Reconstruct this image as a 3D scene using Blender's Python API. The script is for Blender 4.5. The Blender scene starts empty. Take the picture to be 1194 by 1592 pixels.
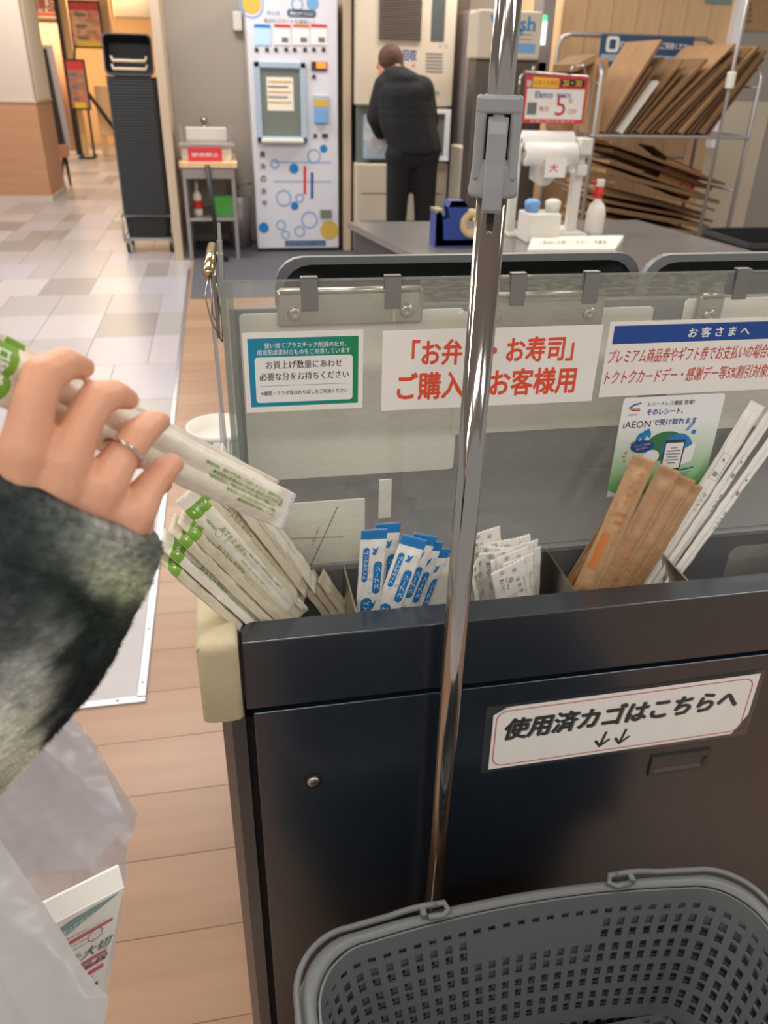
import bpy, bmesh, math, random
from mathutils import Vector, Matrix, noise
random.seed(7)
S = bpy.context.scene
COL = S.collection

# ------------------------------------------------------------------ camera
F, CX, CY = 1220.0, 597.0, 796.0          # focal length in pixels of a 1194 x 1592 frame
_up = Vector((57, 2204, 1220)).normalized()
_d = Vector((-269, 688, -1220)); _d = (_d - _up * _d.dot(_up)).normalized()
_x = _d.cross(_up)
R = Matrix((_x, _d, _up))                  # world = R @ camera
CAM = Vector((0, 0, 1.45))
cd = bpy.data.cameras.new('camera'); cam = bpy.data.objects.new('camera', cd); COL.objects.link(cam)
cam.matrix_world = Matrix.Translation(CAM) @ R.to_4x4()
cd.sensor_fit = 'VERTICAL'; cd.sensor_height = 36; cd.sensor_width = 27
cd.lens = F / 1592 * 36
cd.clip_start = .02; cd.clip_end = 100
cd.dof.use_dof = True; cd.dof.focus_distance = .78; cd.dof.aperture_fstop = cd.lens / 3.2
S.camera = cam
# ------------------------------------------------------------------ world, lamps, exposure
S.view_settings.view_transform = 'Standard'; S.view_settings.look = 'None'
S.view_settings.gamma = 1; S.view_settings.use_curve_mapping = False
S.view_settings.exposure = 0.12
w = bpy.data.worlds.new('world'); S.world = w; w.use_nodes = True
w.node_tree.nodes['Background'].inputs[0].default_value = (1.0, .95, .90, 1)
w.node_tree.nodes['Background'].inputs[1].default_value = .42
def lamp(x, y, sx, sy, e, col=(1, .96, .915), z=2.95):
    l = bpy.data.lights.new('ceiling_lamp', 'AREA'); l.shape = 'RECTANGLE'; l.size = sx; l.size_y = sy
    l.energy = e; l.color = col
    o = bpy.data.objects.new('ceiling_lamp', l); o.location = (x, y, z); COL.objects.link(o)
for y in (-1.6, 1.3, 4.2, 7.0):
    for x in (-2.6, -.4, 2.4):
        lamp(x, y, 1.6, .5, {-1.6: 32, 1.3: 30, 4.2: 36, 7.0: 50}[y])
lamp(-1.6, 10.2, 2, .6, 60, (1, .87, .72)); lamp(-2.6, 14, 2.4, .8, 110, (1, .8, .58)); lamp(-2.6, 18, 3, .8, 140, (1, .76, .5))

# ------------------------------------------------------------------ helpers
def ray(px, py): return R @ Vector((px - CX, -(py - CY), -F))
def PY(px, py, Y): r = ray(px, py); return CAM + r * (Y / r.y)
def PZ(px, py, Z): r = ray(px, py); return CAM + r * ((Z - CAM.z) / r.z)
def PN(px, py, z): return CAM + R @ Vector(((px - CX) / F * z, -(py - CY) / F * z, -z))
VIEW = -(R @ Vector((0, 0, -1)))           # towards the camera
def lin(c): return tuple(((v / 255 + .055) / 1.055) ** 2.4 if v > 10 else v / 255 / 12.92 for v in c)
MATS = {}
def mat(name, col, rough=.5, metal=0, var=None, bump=None, spec=.5, alpha=None, trans=0, emit=0, coat=0, stretch=None, col2=None, attr=None, sss=0):
    m = bpy.data.materials.new(name); m.use_nodes = True; MATS[name] = m
    nt = m.node_tree; b = nt.nodes['Principled BSDF']; L = nt.links
    b.inputs['Base Color'].default_value = (*lin(col), 1)
    b.inputs['Roughness'].default_value = rough; b.inputs['Metallic'].default_value = metal
    b.inputs['Specular IOR Level'].default_value = spec
    b.inputs['Coat Weight'].default_value = coat; b.inputs['Coat Roughness'].default_value = .06
    if sss:
        b.inputs['Subsurface Weight'].default_value = sss; b.inputs['Subsurface Radius'].default_value = (.012, .004, .002); b.inputs['Subsurface Scale'].default_value = 1
    if trans: b.inputs['Transmission Weight'].default_value = trans
    if emit:
        b.inputs['Emission Color'].default_value = (*lin(col), 1); b.inputs['Emission Strength'].default_value = emit
    if var or bump or col2:
        tc = nt.nodes.new('ShaderNodeTexCoord'); mp = nt.nodes.new('ShaderNodeMapping'); L.new(tc.outputs['Object'], mp.inputs[0])
        if stretch: mp.inputs['Scale'].default_value = stretch
    if var or col2:
        n = nt.nodes.new('ShaderNodeTexNoise'); L.new(mp.outputs[0], n.inputs['Vector'])
        sc, am = var if var else (8, .1)
        n.inputs['Scale'].default_value = sc; n.inputs['Detail'].default_value = 6
        r = nt.nodes.new('ShaderNodeValToRGB'); L.new(n.outputs['Fac'], r.inputs[0])
        r.color_ramp.elements[0].position = .3; r.color_ramp.elements[1].position = .7
        c = lin(col); c2 = lin(col2) if col2 else tuple(min(1, v * (1 + am)) for v in c)
        r.color_ramp.elements[0].color = (*(tuple(v * (1 - am) for v in c) if not col2 else c), 1); r.color_ramp.elements[1].color = (*c2, 1)
        L.new(r.outputs[0], b.inputs['Base Color'])
    if attr:
        a = nt.nodes.new('ShaderNodeAttribute'); a.attribute_name = attr; L.new(a.outputs['Color'], b.inputs['Base Color'])
    if bump:
        n2 = nt.nodes.new('ShaderNodeTexNoise'); L.new(mp.outputs[0], n2.inputs['Vector']); n2.inputs['Scale'].default_value = bump[0]; n2.inputs['Detail'].default_value = 4
        bp = nt.nodes.new('ShaderNodeBump'); bp.inputs['Strength'].default_value = bump[1]; bp.inputs['Distance'].default_value = .004
        L.new(n2.outputs['Fac'], bp.inputs['Height']); L.new(bp.outputs[0], b.inputs['Normal'])
    return m
def mat_clear(name, tint, haze, hazecol, gloss=.06, rough=.03, scratch=0):
    """thin clear plastic: mostly see-through, a little haze, a fresnel reflection"""
    m = bpy.data.materials.new(name); m.use_nodes = True; MATS[name] = m
    nt = m.node_tree; nt.nodes.clear(); L = nt.links
    out = nt.nodes.new('ShaderNodeOutputMaterial'); t = nt.nodes.new('ShaderNodeBsdfTransparent'); t.inputs[0].default_value = (*lin(tint), 1)
    d = nt.nodes.new('ShaderNodeBsdfDiffuse'); d.inputs[0].default_value = (*lin(hazecol), 1)
    tl = nt.nodes.new('ShaderNodeBsdfTranslucent'); tl.inputs[0].default_value = (*lin(hazecol), 1)
    md = nt.nodes.new('ShaderNodeMixShader'); L.new(d.outputs[0], md.inputs[1]); L.new(tl.outputs[0], md.inputs[2]); md.inputs[0].default_value = .5
    g = nt.nodes.new('ShaderNodeBsdfGlossy'); g.inputs['Roughness'].default_value = rough
    m1 = nt.nodes.new('ShaderNodeMixShader'); m1.inputs[0].default_value = haze; L.new(t.outputs[0], m1.inputs[1]); L.new(md.outputs[0], m1.inputs[2])
    if scratch:
        tc = nt.nodes.new('ShaderNodeTexCoord'); mp = nt.nodes.new('ShaderNodeMapping'); mp.inputs['Scale'].default_value = (1, 1, 6); L.new(tc.outputs['Object'], mp.inputs[0])
        n = nt.nodes.new('ShaderNodeTexNoise'); n.inputs['Scale'].default_value = 60; n.inputs['Detail'].default_value = 8; L.new(mp.outputs[0], n.inputs['Vector'])
        r = nt.nodes.new('ShaderNodeMapRange'); r.inputs[1].default_value = .45; r.inputs[2].default_value = .75; r.inputs[3].default_value = haze; r.inputs[4].default_value = haze + scratch
        L.new(n.outputs['Fac'], r.inputs[0]); L.new(r.outputs[0], m1.inputs[0])
    lw = nt.nodes.new('ShaderNodeLayerWeight'); pw = nt.nodes.new('ShaderNodeMath'); pw.operation = 'POWER'; pw.inputs[1].default_value = 4; L.new(lw.outputs['Facing'], pw.inputs[0])
    fr = nt.nodes.new('ShaderNodeMath'); fr.operation = 'MULTIPLY_ADD'; fr.inputs[1].default_value = .5; fr.inputs[2].default_value = gloss * .5; L.new(pw.outputs[0], fr.inputs[0])
    m2 = nt.nodes.new('ShaderNodeMixShader'); L.new(fr.outputs[0], m2.inputs[0]); L.new(m1.outputs[0], m2.inputs[1]); L.new(g.outputs[0], m2.inputs[2])
    L.new(m2.outputs[0], out.inputs[0]); return m
def mat_grad(name, c1, c2, axis, a, b_, rough=.35):
    """printed colour ramp along a local axis of the sheet"""
    m = bpy.data.materials.new(name); m.use_nodes = True; MATS[name] = m
    nt = m.node_tree; bs = nt.nodes['Principled BSDF']; L = nt.links; bs.inputs['Roughness'].default_value = rough
    tc = nt.nodes.new('ShaderNodeTexCoord'); sp = nt.nodes.new('ShaderNodeSeparateXYZ'); L.new(tc.outputs['Object'], sp.inputs[0])
    r = nt.nodes.new('ShaderNodeMapRange'); r.inputs[1].default_value = a; r.inputs[2].default_value = b_; L.new(sp.outputs[axis], r.inputs[0])
    cr = nt.nodes.new('ShaderNodeValToRGB'); cr.color_ramp.elements[0].color = (*lin(c1), 1); cr.color_ramp.elements[1].color = (*lin(c2), 1)
    L.new(r.outputs[0], cr.inputs[0]); L.new(cr.outputs[0], bs.inputs['Base Color']); return m

_TX = {}
def tgeo(s, bold=0.0):
    k = (s, bold)
    if k in _TX: return _TX[k]
    c = bpy.data.curves.new('t', 'FONT'); c.body = s; c.size = 1; c.offset = bold; c.resolution_u = 2
    o = bpy.data.objects.new('t', c); COL.objects.link(o)
    dg = bpy.context.evaluated_depsgraph_get(); me = bpy.data.meshes.new_from_object(o.evaluated_get(dg))
    v = [Vector(q.co) for q in me.vertices]; f = [tuple(p.vertices) for p in me.polygons]
    bpy.data.objects.remove(o); bpy.data.curves.remove(c); bpy.data.meshes.remove(me)
    x0 = min((p.x for p in v), default=0); x1 = max((p.x for p in v), default=1); y0 = min((p.y for p in v), default=0); y1 = max((p.y for p in v), default=1)
    v = [((p.x - x0) / (x1 - x0) - .5, (p.y - y0) / max(1e-6, y1 - y0) - .5) for p in v]
    _TX[k] = (v, f, (x1 - x0) / max(1e-6, y1 - y0)); return _TX[k]

class MB:
    def __init__(s): s.v = []; s.f = []; s.m = []; s.sm = []
    def add(s, vs, fs, m, smooth=False):
        n = len(s.v); s.v += [Vector(p) for p in vs]
        for f in fs: s.f.append(tuple(i + n for i in f)); s.m.append(m); s.sm.append(smooth)
        return s
    def box(s, a, b, m, bev=0, seg=2, M=None):
        a = Vector(a); b = Vector(b)
        bm = bmesh.new(); bmesh.ops.create_cube(bm, size=1)
        d = b - a; c = (a + b) / 2
        for v in bm.verts: v.co = Vector((v.co.x * abs(d.x), v.co.y * abs(d.y), v.co.z * abs(d.z))) + c
        if bev: bmesh.ops.bevel(bm, geom=list(bm.edges), offset=bev, segments=seg, profile=.5, affect='EDGES')
        vs = [(M @ v.co) if M else v.co.copy() for v in bm.verts]; fs = [tuple(v.index for v in f.verts) for f in bm.faces]
        bm.verts.index_update(); bm.free(); return s.add(vs, fs, m, False)
    def tube(s, pts, r, m, n=10, cap=True, ell=None):
        pts = [Vector(p) for p in pts]; N = len(pts); rr = r if isinstance(r, (list, tuple)) else [r] * N
        t0 = (pts[1] - pts[0]).normalized(); a = Vector((0, 0, 1)) if abs(t0.z) < .9 else Vector((1, 0, 0)); u = t0.cross(a).normalized()
        vs = []; fs = []
        for i, p in enumerate(pts):
            t = ((pts[min(i + 1, N - 1)] - pts[max(i - 1, 0)])).normalized(); u = (u - t * u.dot(t)).normalized(); w_ = t.cross(u)
            for k in range(n):
                an = 2 * math.pi * k / n; vs.append(p + (u * math.cos(an) + w_ * math.sin(an) * (ell or 1)) * rr[i])
        for i in range(N - 1):
            for k in range(n): fs.append((i * n + k, i * n + (k + 1) % n, (i + 1) * n + (k + 1) % n, (i + 1) * n + k))
        if cap: fs.append(tuple(range(n - 1, -1, -1))); fs.append(tuple((N - 1) * n + k for k in range(n)))
        return s.add(vs, fs, m, True)
    def lathe(s, prof, c, m, n=20, M=None):
        c = Vector(c); vs = []; fs = []
        for r, z in prof:
            for k in range(n):
                an = 2 * math.pi * k / n; q = Vector((r * math.cos(an), r * math.sin(an), z)); vs.append((M @ q if M else q) + c)
        for i in range(len(prof) - 1):
            for k in range(n): fs.append((i * n + k, i * n + (k + 1) % n, (i + 1) * n + (k + 1) % n, (i + 1) * n + k))
        return s.add(vs, fs, m, True)
    def prism(s, poly, h0, h1, m, M=None, smooth=False):
        n = len(poly); vs = [Vector((x, y, h0)) for x, y in poly] + [Vector((x, y, h1)) for x, y in poly]
        if M: vs = [M @ v for v in vs]
        fs = [tuple(range(n - 1, -1, -1)), tuple(range(n, 2 * n))] + [(k, (k + 1) % n, (k + 1) % n + n, k + n) for k in range(n)]
        return s.add(vs, fs, m, smooth)
    def flat(s, poly, h, m, M=None):
        vs = [Vector((x, y, h)) for x, y in poly]
        if M: vs = [M @ v for v in vs]
        return s.add(vs, [tuple(range(len(poly)))], m)
    def text(s, t, x, y, w_, h_, m, z=.0004, bold=0.0, M=None, rot=0, shear=0, keep=False):
        v, f, asp = tgeo(t)
        if keep: w_ = h_ * asp
        c, sn = math.cos(rot), math.sin(rot); d = bold * h_ * .75
        offs = [(0, 0)] if not bold else [(-d, 0), (d, 0)] if bold < .025 else [(d * math.cos(k * 1.0472 + .5), d * math.sin(k * 1.0472 + .5)) for k in range(6)]
        for k, (ox, oy) in enumerate(offs):
            vs = []
            for a, b in v:
                q, r_ = a * w_ + b * h_ * shear + ox, b * h_ + oy
                p = Vector((x + q * c - r_ * sn, y + q * sn + r_ * c, z + k * 1e-6)); vs.append(M @ p if M else p)
            s.add(vs, f, m)
        return s
    def ring(s, x, y, r1, r2, m, z=.0004, M=None, n=28):
        vs = []; fs = []
        for k in range(n):
            an = 2 * math.pi * k / n
            for r in (r1, r2):
                p = Vector((x + r * math.cos(an), y + r * math.sin(an), z)); vs.append(M @ p if M else p)
        for k in range(n): j = (k + 1) % n; fs.append((2 * k, 2 * k + 1, 2 * j + 1, 2 * j))
        return s.add(vs, fs, m)
    def ico(s, c, r, m, M=None, sub=3):
        bm = bmesh.new(); bmesh.ops.create_icosphere(bm, subdivisions=sub, radius=1)
        r = r if isinstance(r, (tuple, list)) else (r, r, r); c = Vector(c)
        vs = []
        for v in bm.verts:
            q = Vector((v.co.x * r[0], v.co.y * r[1], v.co.z * r[2])); vs.append((M @ q if M else q) + c)
        bm.verts.index_update(); fs = [tuple(v.index for v in f.verts) for f in bm.faces]; bm.free(); return s.add(vs, fs, m, True)
    def mesh(s, name, off=None):
        me = bpy.data.meshes.new(name); o = Vector(off) if off is not None else Vector()
        me.from_pydata([tuple(v - o) for v in s.v], [], s.f)
        keys = []
        for k in s.m:
            if k not in keys: keys.append(k)
        for k in keys: me.materials.append(MATS[k])
        ix = {k: i for i, k in enumerate(keys)}
        me.polygons.foreach_set('material_index', [ix[k] for k in s.m]); me.polygons.foreach_set('use_smooth', s.sm)
        me.update(); return me
    def build(s, name, parent=None, off=None):
        if off is None and parent is not None: off = parent.matrix_world.translation if parent.get('_w') else None
        o = bpy.data.objects.new(name, s.mesh(name, off)); COL.objects.link(o)
        if parent is not None: o.parent = parent
        return o
def rrect(w_, h_, r, x=0, y=0, n=5):
    p = []
    for cx, cy, a0 in ((w_ / 2 - r, h_ / 2 - r, 0), (-w_ / 2 + r, h_ / 2 - r, 90), (-w_ / 2 + r, -h_ / 2 + r, 180), (w_ / 2 - r, -h_ / 2 + r, 270)):
        for k in range(n + 1): a = math.radians(a0 + 90 * k / n); p.append((x + cx + r * math.cos(a), y + cy + r * math.sin(a)))
    return p
def circ(x, y, r, n=24, ry=None): return [(x + r * math.cos(2 * math.pi * k / n), y + (ry or r) * math.sin(2 * math.pi * k / n)) for k in range(n)]
def tag(o, label=None, cat=None, group=None, kind=None):
    if label: o['label'] = label
    if cat: o['category'] = cat
    if group: o['group'] = group
    if kind: o['kind'] = kind
    return o
def thing(name, loc, label, cat, group=None):
    """Empty at the base of a thing; parts are written in world coordinates"""
    o = bpy.data.objects.new(name, None); COL.objects.link(o); o.location = loc; o.empty_display_size = .05
    o.matrix_world = Matrix.Translation(Vector(loc)); o['_w'] = 1
    return tag(o, label, cat, group)
def part(mb, name, parent, root=None, label=None):
    """mb in world coordinates; parent is the thing or a part of it"""
    r = parent
    while r.parent: r = r.parent
    o = bpy.data.objects.new(name, mb.mesh(name, Vector(r.location))); COL.objects.link(o); o.parent = parent
    if parent is not r and parent.type != 'EMPTY': pass
    if label: o['label'] = label
    return o
def lone(mb, name, loc, label, cat, group=None):
    o = bpy.data.objects.new(name, mb.mesh(name, Vector(loc))); COL.objects.link(o); o.location = loc
    return tag(o, label, cat, group)
def struct(mb, name):
    o = bpy.data.objects.new(name, mb.mesh(name)); COL.objects.link(o); o['kind'] = 'structure'; return o
def bev(o, w_, seg=2):
    m = o.modifiers.new('b', 'BEVEL'); m.width = w_; m.segments = seg; m.limit_method = 'ANGLE'; return o
def FY(x, z, Y): return Matrix(((1, 0, 0, x), (0, 0, -1, Y), (0, 1, 0, z), (0, 0, 0, 1)))   # local x,y,z -> world x, z, towards camera
def copy_tree(o, parent=None):
    c = o.copy(); COL.objects.link(c); c.parent = parent
    for ch in [q for q in bpy.data.objects if q.parent == o]: copy_tree(ch, c)
    return c
def blob(chains, voxel, m, smooth=4, step=.5):
    """one continuous skin around chains of spheres"""
    mb = MB()
    for ch in chains:
        for i in range(len(ch) - 1):
            (p, r), (q, s_) = ch[i], ch[i + 1]; p = Vector(p); q = Vector(q)
            n = max(2, int((q - p).length / (min(r if not isinstance(r, tuple) else min(r), s_ if not isinstance(s_, tuple) else min(s_)) * step)) + 1)
            for k in range(n + 1):
                t = k / n
                a = tuple(x + (y - x) * t for x, y in zip(r if isinstance(r, tuple) else (r,) * 3, s_ if isinstance(s_, tuple) else (s_,) * 3))
                mb.ico(p.lerp(q, t), a, m, sub=2)
    me = mb.mesh('blob'); o = bpy.data.objects.new('blob', me); COL.objects.link(o)
    r = o.modifiers.new('r', 'REMESH'); r.mode = 'VOXEL'; r.voxel_size = voxel; r.use_smooth_shade = True
    sm = o.modifiers.new('s', 'SMOOTH'); sm.factor = .5; sm.iterations = smooth
    dg = bpy.context.evaluated_depsgraph_get(); out = bpy.data.meshes.new_from_object(o.evaluated_get(dg))
    bpy.data.objects.remove(o)
    if not out.materials: out.materials.append(MATS[m])
    else: out.materials[0] = MATS[m]
    out.polygons.foreach_set('use_smooth', [True] * len(out.polygons)); return out
def off_mesh(me, loc):
    me.transform(Matrix.Translation(-Vector(loc))); return me
def mesh_obj(me, name, parent=None, loc=None):
    me.name = name; o = bpy.data.objects.new(name, me); COL.objects.link(o)
    if parent is not None: o.parent = parent; off_mesh(me, parent.location)
    return o

# ------------------------------------------------------------------ materials
mat('navy_metal', (17, 29, 41), .33, 0, var=(3, .12), bump=(260, .05), spec=.6, coat=1.0).node_tree.nodes['Principled BSDF'].inputs['Coat Roughness'].default_value = .2
mat('navy_dark', (8, 12, 18), .6)
mat('foam_beige', (196, 184, 150), .75, var=(30, .06), bump=(300, .25))
mat('chrome', (178, 174, 170), .08, 1)
mat('steel', (190, 184, 172), .28, 1, bump=(90, .05))
mat('steel_dull', (150, 148, 144), .38, 1)
mat('brass_clip', (205, 190, 140), .18, 1)
mat('clamp_grey', (150, 152, 154), .32, spec=.5)
mat('clamp_dark', (78, 74, 72), .3, .4)
mat_clear('acrylic', (252, 253, 252), .09, (232, 230, 220), scratch=.06)
mat_clear('acrylic_edge', (225, 228, 226), .25, (205, 210, 205))
mat_clear('acrylic_band', (235, 236, 232), .14, (215, 212, 200), scratch=.25)
mat_clear('laminate', (250, 250, 250), .03, (230, 230, 230), rough=.12)
mat('paper_white', (242, 238, 231), .55, var=(12, .02))
mat('paper_pack', (238, 232, 216), .5, var=(50, .06), bump=(120, .35))
mat('paper_pack2', (218, 206, 182), .5, var=(50, .07), bump=(120, .35))
mat('paper_gloss', (246, 243, 235), .3, bump=(90, .3))
mat('green_print', (118, 168, 52), .5)
mat('green_dark', (60, 120, 80), .5)
mat('kraft', (188, 148, 108), .6, var=(40, .1), bump=(140, .4))
mat('kraft_print', (205, 120, 55), .6)
mat('kraft_line', (165, 118, 72), .6)
mat('blue_print', (32, 130, 200), .4)
mat('white_print', (240, 240, 238), .5)
mat('orange_red', (226, 82, 48), .5)
mat('crimson', (200, 52, 44), .5)
mat('royal_blue', (26, 72, 150), .45)
mat('brown_ink', (70, 45, 42), .5)
mat('ink', (55, 56, 56), .5)
mat('grey_ink', (120, 120, 120), .5)
mat('pink_line', (206, 96, 116), .5)
mat('grey_panel', (112, 112, 114), .42, 0, var=(2, .08), spec=.4)
mat('sheet_cream', (242, 237, 224), .6, var=(8, .03))
mat('basket_grey', (100, 103, 103), .42, bump=(150, .12))
mat('basket_dark', (62, 65, 66), .5)
mat('skin', (222, 162, 130), .45, var=(28, .05), bump=(350, .12), sss=.12, col2=(232, 176, 144))
mat('nail', (232, 176, 160), .25)
mat('silver', (215, 205, 195), .15, 1)
mat('sleeve', (90, 95, 90), .95, attr='Col', spec=.1)
mat('window_grey', (84, 90, 92), .3); mat('slat_grey', (122, 112, 102), .45)
mat('tray_grey', (66, 68, 70), .38); mat('tray_rim', (120, 122, 122), .4); mat('black_plastic', (34, 36, 40), .5)
mat('wall_grey', (176, 168, 158), .75, var=(1.5, .03)); mat('wall_pale', (208, 196, 188), .75, var=(1.5, .03))
mat('wainscot', (196, 146, 110), .6, var=(6, .06), stretch=(.3, 1, 6)); mat('wood_warm', (236, 196, 148), .6, var=(5, .08), stretch=(6, 1, .3))
mat('cream_wall', (226, 212, 190), .75); mat('shop_wall', (240, 196, 140), .8); mat('ceiling_white', (205, 200, 192), .9)
mat('trim_wood', (202, 182, 158), .5, var=(5, .06), stretch=(6, 6, .4)); mat('machine_cream', (214, 202, 182), .5); mat('dark_gap', (50, 46, 42), .8)
mat('vinyl_1', (164, 130, 103), .32, var=(5, .09), stretch=(.5, 4, 1)); mat('vinyl_2', (160, 125, 98), .32, var=(5, .09), stretch=(.5, 4, 1)); mat('vinyl_3', (169, 136, 109), .32, var=(5, .09), stretch=(.5, 4, 1))
mat('tile_1', (166, 161, 161), .3, var=(14, .04)); mat('tile_2', (146, 140, 138), .3, var=(14, .05)); mat('tile_3', (182, 176, 178), .3, var=(14, .04)); mat('tile_4', (172, 168, 176), .3, var=(14, .04))
mat('joint', (150, 140, 132), .7); mat('alu', (196, 200, 210), .3, .9); mat('mat_dark', (84, 84, 92), .6)
mat('vend_white', (222, 222, 230), .4); mat('vend_blue', (120, 170, 220), .4); mat('vend_navy', (70, 92, 118), .4); mat('vend_yellow', (214, 178, 80), .5)
mat('vend_frame', (172, 190, 210), .4); mat('glass_grey', (122, 130, 122), .2); mat('lit_blue', (170, 200, 245), .4, emit=.35); mat('lit_white', (226, 222, 222), .4, emit=.22)
mat('lit_orange', (255, 110, 40), .4, emit=2); mat('lit_green', (80, 225, 140), .4, emit=1.3); mat('lit_mint', (225, 250, 238), .4, emit=1.2)
mat('black_cloth', (30, 32, 35), .9, bump=(200, .2)); mat('black_trouser', (22, 22, 24), .9); mat('hair_brown', (88, 58, 42), .7, bump=(150, .5))
mat('counter_grey', (120, 116, 114), .22, var=(3, .04)); mat('counter_side', (70, 70, 76), .6); mat('blue_plastic', (46, 72, 150), .4); mat('tape_tan', (216, 190, 140), .4)
mat('red_print', (214, 60, 66), .5); mat('yellow_print', (240, 200, 60), .5); mat('rack_metal', (176, 172, 170), .35, .6)
mat('card_1', (170, 132, 92), .8, var=(14, .1), bump=(60, .2)); mat('card_2', (146, 110, 74), .8, var=(14, .1), bump=(60, .2)); mat('card_3', (190, 150, 108), .8, var=(14, .08)); mat('card_4', (205, 200, 190), .7)
mat('card_edge', (120, 92, 64), .9); mat('sign_blue', (52, 84, 120), .5); mat('white_plastic', (228, 224, 214), .4); mat('bucket_green', (90, 180, 80), .45); mat('red_plastic', (210, 50, 36), .4)
mat_clear('film_white', (240, 240, 240), .55, (235, 235, 235), gloss=.1, rough=.15)
mat_clear('bag_film', (226, 226, 232), .58, (214, 214, 220), gloss=.10, rough=.28)
mat_clear('bag_front', (225, 225, 228), .93, (206, 206, 206), gloss=.10, rough=.32)
mat('poster_red', (206, 92, 78), .5, var=(9, .3), col2=(238, 196, 150)); mat('poster_food', (206, 120, 96), .5, var=(7, .3), col2=(150, 126, 120)); mat('orange_box', (206, 150, 90), .7)
mat('dark_pipe', (104, 98, 92), .35, .5); mat('mauve_metal', (160, 150, 150), .4, .4); mat('board_black', (40, 34, 30), .6); mat('teal_print', (130, 160, 158), .5)
mat('carton_white', (232, 230, 222), .4)

# ------------------------------------------------------------------ the room
def XZ(px0, py0, px1, py1, Y):
    ym, xm = (py0 + py1) / 2, (px0 + px1) / 2
    return PY(px0, ym, Y).x, PY(px1, ym, Y).x, PY(xm, py1, Y).z, PY(xm, py0, Y).z
fl = struct(MB().box((-6, -3, -.06), (6, 22, -.004), 'joint'), 'floor')
tx0, ty0, TW, TL = -.297, 1.665, .1775, .56
far = MB(); n = 0; rnd = random.Random(3); tmesh = {}
for r in range(33):
    c = 0; offx = (r % 2) * 0
    while c < 26:
        wd = 2 if rnd.random() < .62 else 1
        if c == 0 and r % 2: wd = 1
        x1 = tx0 - c * TW; x0 = x1 - wd * TW; y0 = ty0 + r * TL; y1 = y0 + TL; c += wd
        m = rnd.choice(['tile_1', 'tile_2', 'tile_3', 'tile_4', 'tile_3', 'tile_1'])
        g = .0015
        if r < 14 and x0 > -4.2 and n < 290:
            k = (wd, m)
            if k not in tmesh: tmesh[k] = MB().box((-wd * TW / 2 + g, -TL / 2 + g, -.006), (wd * TW / 2 - g, TL / 2 - g, 0), m, .0008, 1).mesh('floor_tile')
            o = bpy.data.objects.new('tile', tmesh[k]); COL.objects.link(o); o.parent = fl; o.location = ((x0 + x1) / 2, (y0 + y1) / 2, 0); n += 1
        else: far.box((x0 + g, y0 + g, -.006), (x1 - g, y1 - g, 0), m)
far.box((-6, -3, -.004), (6, -.62, 0), 'tile_3')  # pale slab behind the camera, added to brighten the reflection in the navy door
o = far.build('distant_tiles_and_reflector', fl); o['kind'] = 'stuff'
pm = [MB().box((-.45, -.0873, -.006), (.4492, .0873, -.001), v, .0008, 1).mesh('plank') for v in ('vinyl_1', 'vinyl_2', 'vinyl_3')]
for r in range(-12, 42):
    y = 1.51 + r * .1755 - .088
    for k in range(-3, 4):
        x = -.845 + .9 * k + (.45 if (r % 2) else 0)
        xa, xb = x - .45, x + .45
        if y > 1.6 and xb < tx0 + .02: continue
        if y > 1.6 and xa < tx0:
            xm = tx0 + .004
            if xb - xm < .03: continue
            o = MB().box((xm - x, -.0873, -.006), (.4492, .0873, -.001), 'vinyl_%d' % rnd.randint(1, 3), .0008, 1).build('plank', fl)
        elif y > 5.9: continue
        else: o = bpy.data.objects.new('plank', rnd.choice(pm)); COL.objects.link(o); o.parent = fl
        o.location = (x, y, 0)
tr = MB(); tr.box((-.312, 1.66, -.004), (-.288, 6.95, .006), 'alu', .002); tr.box((-2.5, 1.645, -.004), (-.288, 1.669, .006), 'alu', .002)
for k in range(22): tr.lathe([(0, .0068), (.004, .0066), (.0045, .005)], (-.30, 1.72 + k * .24, 0), 'grey_ink', 8)
for k in range(9): tr.lathe([(0, .0068), (.004, .0066), (.0045, .005)], (-.36 - k * .24, 1.657, 0), 'grey_ink', 8)
struct(tr, 'trim_1')
struct(MB().box((-.27, 5.95, -.005), (3.0, 8.25, .003), 'mat_dark'), 'trim_2')

c = MB(); c.box((-6, 11.05, 1.1), (-2.07, 12.1, 3.0), 'wall_pale', .01); c.box((-6, 11.04, .06), (-2.06, 12.1, 1.1), 'wainscot', .01); c.box((-6, 11.03, 0), (-2.05, 12.12, .07), 'wall_pale'); c.box((-2.066, 11.2, 1.12), (-2.058, 12.08, 3), 'cream_wall'); c.box((-6, 11.03, 1.095), (-2.05, 12.11, 1.115), 'trim_wood')  # the cream sheet paints in the orange light on the column's side face
struct(c, 'wall_left')
struct(MB().box((-.42, 8.25, 0), (6, 8.4, 3.0), 'wall_grey'), 'wall_back')
x0, x1, _, _ = XZ(874, 10, 1142, 30, 6.6)
ww = struct(MB().box((x0, 6.62, 0), (x1, 8.25, 3.0), 'wood_warm'), 'wall_wood')
npl = 7; wv = (x1 - x0) / npl
pl = MB().box((-wv / 2 + .002, -.02, 0), (wv / 2 - .002, 0, 2.99), 'wood_warm', .002, 1).mesh('wall_plank')
for k in range(npl):
    o = bpy.data.objects.new('plank', pl); COL.objects.link(o); o.parent = ww; o.location = (x0 + wv * (k + .5), 6.62, 0)
WX = x1
r_ = MB(); r_.box((WX, 6.66, 1.35), (6, 8.25, 3.0), 'wall_grey'); r_.box((WX, 6.66, 0), (WX + .55, 8.25, 1.35), 'cream_wall', .01); r_.box((WX + .55, 6.75, 0), (6, 8.25, 1.35), 'wall_grey')
struct(r_, 'wall_right')
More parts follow.
